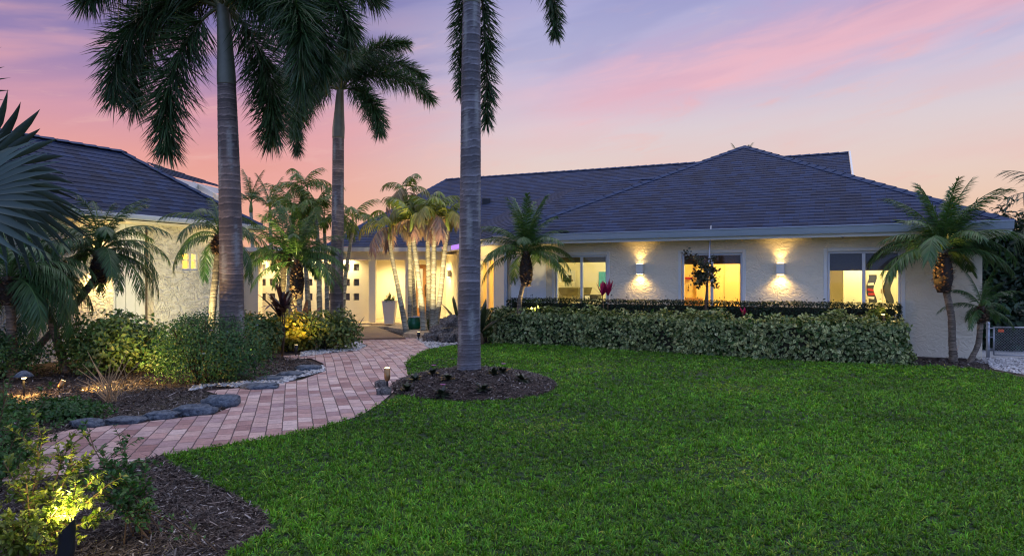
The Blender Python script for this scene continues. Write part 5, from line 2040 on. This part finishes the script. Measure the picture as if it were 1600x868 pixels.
# ------------------------------------------------------------------ staked young tree
def young_tree():
    b = Vector((*G(1104, 549), 0)); b.y = 14.85; b.x = (1103 - CX) / FPX * 14.85
    t = empty('young_tree', b, 'spindly young tree with a thin dark crown before the middle window', 'tree')
    D = b.y
    q = lambda px, py, d=0.0: P(px, py, D + d) - b
    m = MB()
    m.tube([(0, 0, -.05), q(1103, 500), q(1103, 470), q(1105, 445), q(1106, 420)], [.035, .03, .026, .02, .01], 8)
    r = np.random.default_rng(44)
    acc = Acc()
    br = MB()
    for k in range(20):
        s = q(1104, r.uniform(415, 452))
        an = r.random() * 6.283
        e = q(1101 + 31 * math.cos(an) * r.uniform(.4, 1), r.uniform(398, 450), math.sin(an) * .38)
        if k == 0: e = q(1068, 391)
        br.tube([s, s.lerp(e, .5) + Vector((0, 0, .04)), e], [.009, .006, .003], 4)
        n = 40
        tt = r.uniform(.35, 1, n)
        p = np.array([tuple(s.lerp(e, float(x))) for x in tt]) + r.normal(0, .035, (n, 3))
        V, F, c = leaf_cloud(p, unit(r.normal(0, 1, (n, 3)) + np.array([[0, 0, .6]])), r, .075, .045, (.045, .052, .030), None, .4, .5)
        acc.add(V, F, c)
    m.build('trunk', M['stem'], t, smooth=True)
    br.build('branches', M['stem'], t)
    link('crown', acc.mesh('crown', M['leaf']), t)
    s = empty('tree_stake', (b.x + .07, b.y + .10, 0), 'tall grey metal stake holding up the spindly young tree', 'stake')
    m = MB()
    o = s.location
    m.tube([(0, 0, -.05), P(1106, 440, D + .1) - o, P(1111, 352, D + .1) - o], .016, 8)
    m.build('pole', M['steel'], s, smooth=True)
    m = MB()
    m.tube([P(1107, 428, D + .1) - o + Vector((.02, -.02, 0)), P(1107, 428, D + .1) - o + Vector((-.09, -.10, 0)), P(1107, 430, D + .1) - o + Vector((-.06, .02, 0)), P(1107, 428, D + .1) - o + Vector((.02, -.02, 0))], .006, 5)
    m.build('tie', M['black'], s)


young_tree()
# ------------------------------------------------------------------ stones, pots, walkway
import bmesh
from mathutils import noise as mnoise


def rock_mesh(name, sx, sy, sz, seed, mat, sub=3, rough=.22, freq=2.2, fine=.05):
    bm = bmesh.new()
    bmesh.ops.create_icosphere(bm, subdivisions=sub, radius=1.0)
    o = Vector((seed * 7.3, seed * 3.1, seed * 1.7))
    for v in bm.verts:
        d = v.co.normalized()
        k = 1 + rough * (mnoise.noise(d * freq + o)) + fine * mnoise.noise(d * freq * 5 + o)
        c = d * k
        c = Vector((math.copysign(abs(c.x) ** .8, c.x), math.copysign(abs(c.y) ** .8, c.y), math.copysign(abs(c.z) ** .75, c.z)))
        v.co = Vector((c.x * sx, c.y * sy, c.z * sz))
    me = bpy.data.meshes.new(name)
    bm.to_mesh(me); bm.free()
    me.materials.append(mat)
    me.polygons.foreach_set('use_smooth', np.ones(len(me.polygons), dtype=bool))
    return me


def stone(px0, px1, py, label, seed, rz=0.0, h=.042, dep=.13, mat='slate', name='edging_stone', group='slate edging stones'):
    D = EYE * FPX / (py - CY)
    x0, x1 = (px0 - CX) / FPX * D, (px1 - CX) / FPX * D
    o = link(name, rock_mesh(name, (x1 - x0) / 2, dep, h, seed, M[mat], 4, .30, 1.7, .13), None, ((x0 + x1) / 2, D, h * .62), (0, 0, rz))
    return tag(o, label, 'stone', group)


stone(112, 160, 666, 'darkest edging stone, leftmost of the row along the mulch island', 1, -.05, .055, .10)
stone(166, 226, 660, 'long slate edging stone, second from the left of the mulch island row', 2, .12)
stone(226, 278, 653, 'flat slate edging stone in the middle of the mulch island row', 3, .08, .05)
stone(275, 336, 647, 'thick slate edging stone, second from the right of the mulch island row', 4, .22, .07)
stone(320, 374, 634, 'slate edging stone at the pointed right tip of the mulch island', 5, .25, .085, .17)
stone(378, 436, 606, 'flat slate stone among white pebbles, nearest the paved path', 6, .1, .045, .16)
stone(398, 440, 594, 'flat slate stone behind the pebbles beside the little black garden light', 7, .1, .04, .16)
stone(434, 474, 587, 'slate stone in the pebble edge, between two others below the cordyline', 8, .15, .045, .16)
stone(464, 500, 578, 'rounded slate stone at the far tip of the pebbled bed', 9, -.2, .06, .2)
# lava rocks at the corner of the lawn
for i, (px, py, D, sx, sy, sz, lb) in enumerate(((706, 512, 17.4, .34, .35, .34, 'tallest porous grey rock beside the front palm trunk'), (686, 522, 17.1, .26, .28, .22, 'round porous grey rock left of the tallest one'),
                                                 (672, 528, 16.9, .18, .2, .13, 'small porous grey rock at the left end of the rock pile'), (700, 530, 16.6, .22, .2, .14, 'low porous rock at the front of the rock pile'), (722, 528, 16.7, .26, .24, .2, 'porous rock half hidden by the front palm trunk'))):
    p = P(px, py, D)
    o = link('lava_rock', rock_mesh('lava_rock', sx, sy, sz, 20 + i, M['lava'], 4, .35, 2.4, .22), None, (p.x, p.y, sz * .7))
    tag(o, lb, 'rock', 'porous rocks by the lawn corner')
for i, (px, py, lb) in enumerate(((600, 616, 'dark stone at the path edge of the mound, below the bronze spotlight'), (596, 604, 'dark stone at the left foot of the mound beside the spotlight'))):
    x, y = G(px, py)
    o = link('edging_stone', rock_mesh('edging_stone', .10, .10, .07, 40 + i, M['lava'], 3, .2, 1.8), None, (x, y, .035)); tag(o, lb, 'stone', 'dark stones at the mound')


def pebbles(name, label, polys, n, seed, z=0.0, smin=.012, smax=.034):
    r = np.random.default_rng(seed)
    P0 = []
    for poly in polys:
        a = np.array(poly)
        m = int(n / len(polys) * 3)
        q = r.uniform(a.min(0), a.max(0), (m, 2))
        P0.append(q[inside(poly, q[:, 0], q[:, 1])])
    P0 = np.concatenate(P0)
    if len(P0) > n: P0 = P0[r.permutation(len(P0))[:n]]
    k = len(P0)
    base = np.array([(1, 0, 0), (-1, 0, 0), (0, 1, 0), (0, -1, 0), (0, 0, 1), (.6, .6, .6), (-.6, .6, .6), (.6, -.6, .6), (-.6, -.6, .6)], float)
    base = unit(base)
    tri = np.array([(4, 5, 6), (4, 7, 5), (4, 8, 7), (4, 6, 8), (0, 5, 7), (1, 8, 6), (2, 6, 5), (3, 7, 8), (0, 2, 5), (2, 1, 6), (1, 3, 8), (3, 0, 7)])
    s = r.uniform(smin, smax, (k, 1)) * np.stack([r.uniform(.7, 1.3, k), r.uniform(.7, 1.3, k), r.uniform(.5, .9, k)], 1)
    a = r.random(k) * 6.283
    V = base[None] * s[:, None] * (1 + r.normal(0, .1, (k, 9, 1)))
    c, sn = np.cos(a)[:, None], np.sin(a)[:, None]
    X = V[..., 0] * c - V[..., 1] * sn; Y = V[..., 0] * sn + V[..., 1] * c
    V = np.stack([X + P0[:, :1], Y + P0[:, 1:], V[..., 2] + z + r.uniform(0, .012, (k, 1))], -1).reshape(-1, 3)
    F = (np.arange(k) * 9)[:, None, None] + tri[None]
    g = r.choice([0, 1, 2], k, p=[.68, .22, .10])
    pal = np.array([(.46, .45, .43), (.28, .27, .26), (.14, .14, .14)])[g] * np.exp(r.normal(0, .15, (k, 1)))
    o = link(name, np_mesh(name, V, [F.reshape(-1, 3)], M['pebble'], np.repeat(pal, 9, 0), True))
    return tag(o, label, 'pebbles', None, 'stuff')


pebbles('pebbles', 'white pebbles edging the left beds along the paved path',
        [ring([(296, 612), (330, 604), (386, 606), (440, 600), (470, 590), (508, 580), (505, 572), (492, 574), (440, 584), (395, 596), (300, 604)]), ring([(468, 558), (520, 551), (556, 548), (572, 541), (556, 534), (545, 540), (500, 546), (470, 551)]),
         ring([(640, 517), (700, 517), (735, 525), (732, 537), (700, 540), (672, 546), (655, 533)])], 5200, 61, .006)
pebbles('gravel', 'loose white gravel beside the chain-link gate', [ring([(1540, 560), (1600, 560), (1640, 590), (1600, 586), (1550, 576)])], 1500, 62, .004, .01, .028)


def walkway():
    t = empty('wooden_walkway', (-4.0, 19.2, 0), 'low brown wooden walkway leading from the pavers to the porch', 'walkway')
    q = lambda px, py: Vector((*G(px, py, .03), 0)) - Vector(t.location)
    m = MB()
    A, B_, C_, D_ = q(551, 530), q(634, 528), q(588, 511), q(545, 511)
    n = 16
    for i in range(n):
        f0, f1 = i / n + .004, (i + 1) / n - .002
        b = [A.lerp(D_, f0), B_.lerp(C_, f0), B_.lerp(C_, f1), A.lerp(D_, f1)]
        m.hexa([v + Vector((0, 0, .004)) for v in b], [v + Vector((0, 0, .05)) for v in b])
    m.build('deck_boards', M['wood'], t, bevel=.004)
    m = MB()
    m.hexa([v + Vector((0, 0, -.01)) for v in (A, B_, C_, D_)], [v * .98 + Vector((0, 0, .003)) for v in (A, B_, C_, D_)])
    m.build('joists', M['door_wood'], t)


walkway()


def basin():
    mb = MB()
    pts = [Vector((*G(px, py), .006)) for px, py in ((640, 529), (668, 524), (640, 514), (598, 511), (592, 513), (626, 522))]
    mb.face(pts)
    tag(mb.build('water', M['water']), kind='structure')
    for i, (pl, h, lb) in enumerate((([(606, 516), (640, 521), (668, 517), (650, 511), (618, 510)], .10, 'sandy stone planting step holding the green pot'), ([(630, 527), (664, 530), (690, 526), (684, 518), (652, 517)], .11, 'sandy stone slab at the foot of the slender palm clump'),
                                     ([(577, 511.5), (622, 511), (640, 508), (628, 506), (590, 507)], .07, 'dark-edged stone step below the tall white planter'))):
        m = MB()
        b = [Vector((*G(*p), 0)) for p in pl]
        c = sum(b, Vector()) / len(b)
        k = len(b)
        top = [v + Vector((0, 0, h)) for v in b]
        m.face(list(top)); 
        for j in range(k):
            m.face([b[j], b[(j + 1) % k], top[(j + 1) % k], top[j]])
        o = m.build('stone_step', M['sandstone'] if i < 2 else M['wood'], bevel=.015)
        tag(o, lb, 'step')


basin()


def pots():
    b = P(609, 507, 21.9); b.z = .10
    s = 21.9 / FPX
    t = empty('tall_planter', b, 'tall tapered white planter standing against the lit porch wall', 'planter')
    m = MB()
    w1, w0, h = 10.5 * s, 7 * s, 36 * s
    o1 = [(-w1, -w1, h), (w1, -w1, h), (w1, w1, h), (-w1, w1, h)]
    i1 = [(x * .9, y * .9, h) for x, y, z in o1]
    i0 = [(x * .88, y * .88, h - .06) for x, y, z in o1]
    o0 = [(-w0, -w0, 0), (w0, -w0, 0), (w0, w0, 0), (-w0, w0, 0)]
    for j in range(4):
        k = (j + 1) % 4
        m.face([o0[j], o0[k], o1[k], o1[j]]); m.face([o1[j], o1[k], i1[k], i1[j]]); m.face([i1[j], i1[k], i0[k], i0[j]])
    m.face(i0)
    m.build('pot', M['planter'], t, bevel=.004)
    r = np.random.default_rng(5)
    p = empty('succulent', b + Vector((0, 0, h - .06)), 'spiky green succulents growing in the tall white planter', 'plant')
    acc = Acc()
    acc.add(*straps(r, 26, (0, 0, .02), .34, .035, 35, 88, .1, (.12, .14, .04), .3, (.20, .18, .05)))
    for dx, dy in ((-.13, -.08), (.12, -.1), (.02, .1), (-.05, -.14)):
        acc.add(*straps(r, 16, (dx, dy, .03), .17, .05, 0, 60, .2, (.06, .09, .035), .3))
    link('leaves', acc.mesh('leaves', M['leaf']), p)
    b = P(647, 517, 19.6); b.z = .10
    s = 19.6 / FPX
    t = empty('green_pot', b, 'squat glossy green ceramic jar at the foot of the slender palms', 'pot')
    m = MB()
    m.lathe([(0, 0), (8.5 * s, 0), (11.5 * s, 4 * s), (12.2 * s, 9 * s), (11 * s, 14.5 * s), (9 * s, 17.5 * s), (9.2 * s, 18.6 * s)], 32)
    m.build('jar', M['green_glaze'], t, smooth=True)
    m = MB()
    m.lathe([(9.2 * s, 18.6 * s), (9.7 * s, 19.2 * s), (9.4 * s, 20 * s), (8.6 * s, 19.8 * s), (8.3 * s, 18 * s), (0, 17 * s)], 32)
    m.build('rim', M['gutter'], t, smooth=True)


pots()


# ------------------------------------------------------------------ garden lights
def bullet_light(px, py, D, label, h=.22, tilt=(0, 0), mat='bronze', r=.035, gz=0.0):
    b = Vector(((px - CX) / FPX * D, D, gz))
    t = empty('garden_spotlight', b, label, 'garden light', 'garden spotlights')
    m = MB()
    m.tube([(0, 0, -.08), (0, 0, h * .45)], r * .35, 8)
    m.build('stake', M['black'], t)
    m = MB()
    d = Vector((tilt[0], tilt[1], 1)).normalized()
    o = Vector((0, 0, h * .42))
    m.tube([o, o + d * h * .12, o + d * h * .6], [r * .7, r, r * 1.05], 14)
    m.build('housing', M[mat], t, smooth=True)
    m = MB()
    e = o + d * (h * .6 - .004)
    m.tube([e, e + d * .006], r * .85, 12)
    m.build('lens', M['warm_lens'], t)
    return t, b + o + d * (h * .66)


M['copper'] = M['bronze']
t, p = bullet_light(605, 612, 9.6, 'small bronze spotlight at the path side of the palm mound', .30, (0, .0), 'bronze', .042)
spot(p, p + Vector((.5, .3, 1.4)), 16, 75, CREAM, .7, .03, t)
t, p = bullet_light(398, 597, 10.9, 'little black garden light beside the pebbles under the dark shrub', .34, (-.4, .1), 'black', .05)
spot(p, p + Vector((.2, 1.2, 1.2)), 14, 80, CREAM, .7, .03, t)
t, p = bullet_light(462, 566, 13.75, 'hidden garden spotlight glowing inside the yellow shrub', .22, (0, .2), 'black', .04)
spot(p + Vector((0, 0, .05)), p + Vector((-.02, .8, 1.2)), 150, 125, AMBER, .9, .04, t)
t, p = bullet_light(455, 545, 15.9, 'garden spotlight at the foot of the pygmy palms before the screen wall', .2, (0, 0), 'black', .04)
spot(p, p + Vector((.0, .5, 2)), 620, 110, (1.0, .78, .30), .9, .04, t)
t, p = bullet_light(654, 530, 17.3, 'garden spotlight shining up the slender palm clump', .2, (0, .1), 'black', .04)
spot(p + Vector((0, 0, .05)), p + Vector((.12, 1.7, 2.2)), 1100, 80, (1.0, .74, .34), .9, .04, t)
t, p = bullet_light(1380, 540, 12.98, 'hidden spotlight at the right end of the hedges lighting the big palm', .86, (0, 0), 'black', .04)
spot(p + Vector((.0, -.02, .06)), p + Vector((1.0, -.28, 1.25)), 150, 58, AMBER, .9, .04, t)
point(p + Vector((.02, -.12, .10)), 2.6, AMBER, .04, t)
t, p = bullet_light(836, 545, 16.3, 'hidden spotlight in the hedge under the upright date palm', .6, (0, 0), 'black', .035)
spot(p + Vector((0, 0, .05)), p + Vector((-.15, .5, 1.5)), 90, 95, CREAM, .9, .04, t)
t, p = bullet_light(288, 560, 12.7, 'hidden spotlight behind the dark shrub washing the rough wall', .5, (0, 0), 'black', .04)
spot(p + Vector((0, 0, .1)), p + Vector((-.5, 1.7, 1.0)), 300, 130, (1.0, .86, .42), .9, .05, t)


def near_spotlight():
    D = 3.42
    b = Vector(((101 - CX) / FPX * D, D, 0))
    t = empty('garden_spotlight', b, 'black tube spotlight in the near left corner under glowing leaves', 'garden light', 'garden spotlights')
    m = MB()
    m.tube([(0, 0, -.08), (0, 0, .10)], .014, 8)
    m.build('stake', M['black'], t)
    # slanted glare guard
    m = MB()
    R, n, z0, z1 = .038, 24, .09, .30
    pts0, pts1, pti = [], [], []
    for j in range(n):
        a = 2 * math.pi * j / n
        x, y = R * math.cos(a), R * math.sin(a)
        zt = z1 + x * 1.15 + .02
        pts0.append((x, y, z0)); pts1.append((x + .012, y, zt)); pti.append((x * .9 + .012, y * .9, zt))
    for j in range(n):
        k = (j + 1) % n
        m.face([pts0[j], pts0[k], pts1[k], pts1[j]]); m.face([pts1[j], pts1[k], pti[k], pti[j]])
        m.face([pti[j], pti[k], (pti[k][0], pti[k][1], .2), (pti[j][0], pti[j][1], .2)])
    m.face(list(reversed(pts0)))
    m.build('housing', M['black'], t, smooth=True)
    m = MB(); m.tube([(.006, 0, .205), (.006, 0, .21)], .033, 14); m.build('lens', M['warm_lens'], t)
    spot(b + Vector((.012, 0, .30)), b + Vector((-.02, .16, 1.0)), 60, 140, (1.0, .80, .30), .9, .03, t)
    point(b + Vector((-.05, .10, .42)), 7.0, (1.0, .80, .30), .03, t)


near_spotlight()


def path_light():
    D = 9.0
    b = Vector(((37 - CX) / FPX * D, D, 0))
    t = empty('path_light', b, 'dark mushroom-capped path light casting orange light on the mulch at left', 'garden light')
    m = MB(); m.tube([(0, 0, -.05), (0, 0, .27)], .013, 8); m.build('stem', M['black'], t)
    m = MB(); m.lathe([(0, .355), (.03, .35), (.08, .315), (.115, .275), (.11, .27), (.04, .29), (0, .295)], 24); m.build('cap', M['slate'], t, smooth=True)
    m = MB(); m.lathe([(.022, .245), (.026, .25), (.026, .285), (0, .288)], 12); m.build('lens', M['warm_lens'], t)
    point(b + Vector((0, 0, .235)), 55, (1.0, .55, .14), .03, t)
    l = spot(b + Vector((.45, .3, .16)), b + Vector((1.6, 2.0, .55)), 330, 120, AMBER, .9, .03, t)
    bx = b + Vector((.42, .28, 0))
    t2, p = bullet_light(52 + 40, 0, D + .28, 'small bronze spotlight stake glowing beside the mushroom path light', .18, (.3, .5), 'bronze', .035)


path_light()


# ------------------------------------------------------------------ chain-link gate
def gate():
    D0, D1 = 13.5, 13.2
    A = Vector(((1553 - CX) / FPX * D0, D0, 0)); B_ = Vector(((1668 - CX) / FPX * D1, D1, 0))
    t = empty('chain_link_gate', A, 'low galvanised chain-link gate across the gravel at the right edge', 'gate')
    d = B_ - A
    W = d.length
    d.normalize()
    n = Vector((-d.y, d.x, 0))
    H = .60
    m = MB()
    z0, z1 = .05, H
    for p, q in ((Vector((0, 0, z0)), Vector((0, 0, z1))), (d * W + Vector((0, 0, z0)), d * W + Vector((0, 0, z1))), (Vector((0, 0, z1)), d * W + Vector((0, 0, z1))), (Vector((0, 0, z0)), d * W + Vector((0, 0, z0)))):
        m.tube([p, q], .014, 8)
    m.build('frame', M['steel'], t, smooth=True)
    m = MB()
    s = .052
    k = int((W + H) / s)
    for i in range(-int(H / s), k):
        for sg in (1, -1):
            pts = []
            a0 = i * s
            for zz in (z0, z1):
                a = a0 + (zz - z0 if sg > 0 else (z1 - zz))
                pts.append((a, zz))
            (x0, y0), (x1, y1) = pts
            # clip to the gate width
            if x0 > x1: (x0, y0), (x1, y1) = (x1, y1), (x0, y0)
            if x1 <= 0 or x0 >= W: continue
            f = lambda x: y0 + (y1 - y0) * (x - x0) / (x1 - x0)
            xa, xb = max(x0, 0), min(x1, W)
            m.tube([d * xa + Vector((0, 0, f(xa))) + n * .002 * sg, d * xb + Vector((0, 0, f(xb))) + n * .002 * sg], .0022, 4, False)
    m.build('mesh', M['steel'], t)
    m = MB(); c = d * .12 + Vector((0, 0, H - .095)) - n * .012
    m.hexa([c - d * .05 - n * .004, c + d * .05 - n * .004, c + d * .05, c - d * .05], [c - d * .05 - n * .004 + Vector((0, 0, .055)), c + d * .05 - n * .004 + Vector((0, 0, .055)), c + d * .05 + Vector((0, 0, .055)), c - d * .05 + Vector((0, 0, .055))])
    m.build('sign_plate', M['orange'], t)
    p = P(1544, 0, 13.55); p.z = 0
    g = empty('gate_post', p, 'thick galvanised post at the hinge side of the chain-link gate', 'post')
    m = MB(); m.tube([(0, 0, -.1), (0, 0, .66)], .032, 12); m.build('pole', M['steel'], g, smooth=True)
    m = MB(); m.lathe([(.036, .655), (.036, .675), (.02, .70), (0, .71)], 12); m.build('cap', M['steel'], g, smooth=True)
    for z in (.15, .38, .56):
        m = MB(); m.tube([(0, 0, z), (0, 0, z + .03)], .038, 12); m.tube([(0, 0, z + .015), (.11, 0, z + .015)], .01, 6); m.build('hinge', M['steel'], g)


gate()


# ------------------------------------------------------------------ mulch mound, bark chips, grass
def mound():
    n, k = 14, 48
    m = MB()
    V = [(MOUND_C[0], MOUND_C[1], MOUND_H)]
    r = random.Random(8)
    F = []
    for i in range(1, n + 1):
        q = i / n
        for j in range(k):
            a = 2 * math.pi * j / k
            x, y = MOUND_C[0] + MOUND_R[0] * q * math.cos(a), MOUND_C[1] + MOUND_R[1] * q * math.sin(a)
            V.append((x, y, float(mound_h(x, y)) + (r.uniform(-.012, .012) if i < n else -.01)))
    for j in range(k):
        F.append((0, 1 + j, 1 + (j + 1) % k))
    for i in range(n - 1):
        for j in range(k):
            a, b = 1 + i * k + j, 1 + i * k + (j + 1) % k
            F.append((a, a + k, b + k, b))
    m.v, m.f, m.uv = V, F, [(0, 0)] * sum(len(f) for f in F)
    tag(m.build('mulch_mound', M['mulch'], smooth=True), kind='structure')


mound()


def chips(name, label, regions, seed, exclude=()):
    r = np.random.default_rng(seed)
    acc = Acc()
    for poly, dens, L, hf in regions:
        a = np.array(poly)
        area = (a.max(0) - a.min(0)).prod()
        q = r.uniform(a.min(0), a.max(0), (int(area * dens), 2))
        q = q[inside(poly, q[:, 0], q[:, 1])]
        for e in exclude: q = q[~inside(e, q[:, 0], q[:, 1])]
        n = len(q)
        z = hf(q[:, 0], q[:, 1]) if hf else np.zeros(n)
        p = np.stack([q[:, 0], q[:, 1], z + r.uniform(.0, .022, n)], 1)
        an = r.random(n) * 6.283
        e = r.normal(0, .28, n)
        D = np.stack([np.cos(an) * np.cos(e), np.sin(an) * np.cos(e), np.sin(e)], 1)
        S = unit(np.cross(D, np.array([[0, 0, 1.0]])) + r.normal(0, .3, (n, 3)))
        Ls = L * np.exp(r.normal(0, .5, n))
        V, F, T = strips(p - D * (Ls / 2)[:, None], D, S, Ls, L * .22 * np.exp(r.normal(0, .4, n)), r.normal(.0, .12, n), (.7, 1.0, .6))
        g = r.choice(4, n, p=[.50, .26, .18, .06])
        pal = np.array([(.030, .021, .017), (.065, .045, .035), (.13, .105, .09), (.27, .24, .22)])[g]
        c = np.repeat(pal * np.exp(r.normal(0, .25, (n, 1))), 6, 0)
        acc.add(V, F, c)
    o = link(name, acc.mesh(name, M['chip']))
    return tag(o, label, 'mulch', None, 'stuff')


NEARBED = [(-4.2, 2.2), (-1.0, 2.2)] + ring([(352, 868), (385, 852), (424, 828), (418, 804), (372, 776), (318, 752), (262, 722), (252, 712), (180, 731), (60, 749), (0, 755), (-200, 790)])
ISLE = ring([(60, 690), (110, 671), (230, 658), (335, 646), (372, 630), (345, 618), (300, 610), (180, 604), (60, 600), (-60, 610), (-120, 680)])
BED2 = ring([(290, 600), (395, 594), (470, 586), (500, 576), (480, 562), (440, 558), (390, 556), (300, 575)])
chips('bark_chips', 'shredded dark bark mulch covering the beds',
      [(NEARBED, 5200, .034, None), (ISLE, 2300, .042, None), (BED2, 1700, .045, None), (ring([(-150, 610), (-100, 575), (300, 570), (400, 590), (380, 604), (300, 612), (60, 604)]), 900, .05, None),
       ([(MOUND_C[0] + MOUND_R[0] * math.cos(a), MOUND_C[1] + MOUND_R[1] * math.sin(a)) for a in np.linspace(0, 6.283, 40)[:-1]], 2600, .042, mound_h),
       (ring([(1418, 572), (1470, 574), (1545, 579), (1552, 572), (1530, 560), (1418, 560)]), 900, .05, None)], 71)


def grass():
    r = np.random.default_rng(99)
    a = np.array(LAWN)
    ell = [(MOUND_C[0] + MOUND_R[0] * .985 * math.cos(t), MOUND_C[1] + MOUND_R[1] * .985 * math.sin(t)) for t in np.linspace(0, 6.283, 48)[:-1]]
    Ps = []
    for y0, y1, dens in ((.6, 3.4, 1500), (3.4, 5.2, 10500), (5.2, 7.4, 7000), (7.4, 10.5, 4200), (10.5, 18, 2300)):
        x0, x1 = -4.6, 13.0
        xm = min(13.0, max(4.5, .80 * y1 + 1.6))
        n = int((xm - x0) * (y1 - y0) * dens / 7)
        q = np.stack([r.uniform(x0, xm, n), r.uniform(y0, y1, n)], 1)
        q = q[inside(LAWN, q[:, 0], q[:, 1]) & ~inside(ell, q[:, 0], q[:, 1])]
        Ps.append(q)
    tuft = np.concatenate(Ps)
    nt = len(tuft)
    K = 7
    q = np.repeat(tuft, K, 0)
    n = len(q)
    D0 = np.hypot(q[:, 0], q[:, 1])
    f = lambda s, o: .5 + .5 * np.sin(q[:, 0] * s + o + 1.7 * np.sin(q[:, 1] * s * .7 + o)) * np.sin(q[:, 1] * s * 1.13 - o + 1.3 * np.sin(q[:, 0] * s * .8))
    pat = .45 * f(1.1, .3) + .3 * f(3.1, 1.9) + .25 * f(8.3, 4.0)
    worn = np.clip((f(.55, 2.7) * f(1.7, .4) - .52) * 3, 0, 1)
    tone = np.repeat(np.exp(r.normal(0, .38, nt)), K)
    big = np.repeat(np.exp(r.normal(0, .22, nt)), K)
    an = r.random(n) * 6.283
    lean = np.clip(r.normal(.60, .32, n), .03, 1.35)
    D = np.stack([np.cos(an) * np.sin(lean), np.sin(an) * np.sin(lean), np.cos(lean)], 1)
    S = unit(np.stack([-np.sin(an), np.cos(an), np.zeros(n)], 1) + r.normal(0, .5, (n, 3)))
    L = r.uniform(.032, .062, n) * (.75 + .45 * pat) * big * (1 - .3 * worn)
    W = np.clip(.0066 * np.maximum(1, D0 / 5.2), .004, .018) * r.uniform(.7, 1.3, n)
    sp = .012 * np.maximum(1, D0 / 6)
    p = np.concatenate([q + np.stack([np.cos(an), np.sin(an)], 1) * (sp * r.random(n))[:, None], np.zeros((n, 1))], 1)
    V, F, T = strips(p, D, S, L, W, r.uniform(.15, .7, n), (1.0, .85, 0.0))
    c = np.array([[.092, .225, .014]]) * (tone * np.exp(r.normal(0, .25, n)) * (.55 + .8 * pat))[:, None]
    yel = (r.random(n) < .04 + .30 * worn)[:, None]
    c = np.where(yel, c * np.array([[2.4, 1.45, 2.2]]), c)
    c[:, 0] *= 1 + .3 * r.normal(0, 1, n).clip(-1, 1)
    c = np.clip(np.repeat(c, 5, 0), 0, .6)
    c *= (.5 + .85 * T)[:, None]  # blade highlights put into the colour: lighter tips, darker feet
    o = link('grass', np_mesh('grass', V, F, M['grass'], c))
    tag(o, 'dense green lawn grass in front of the house', 'grass', None, 'stuff')


grass()
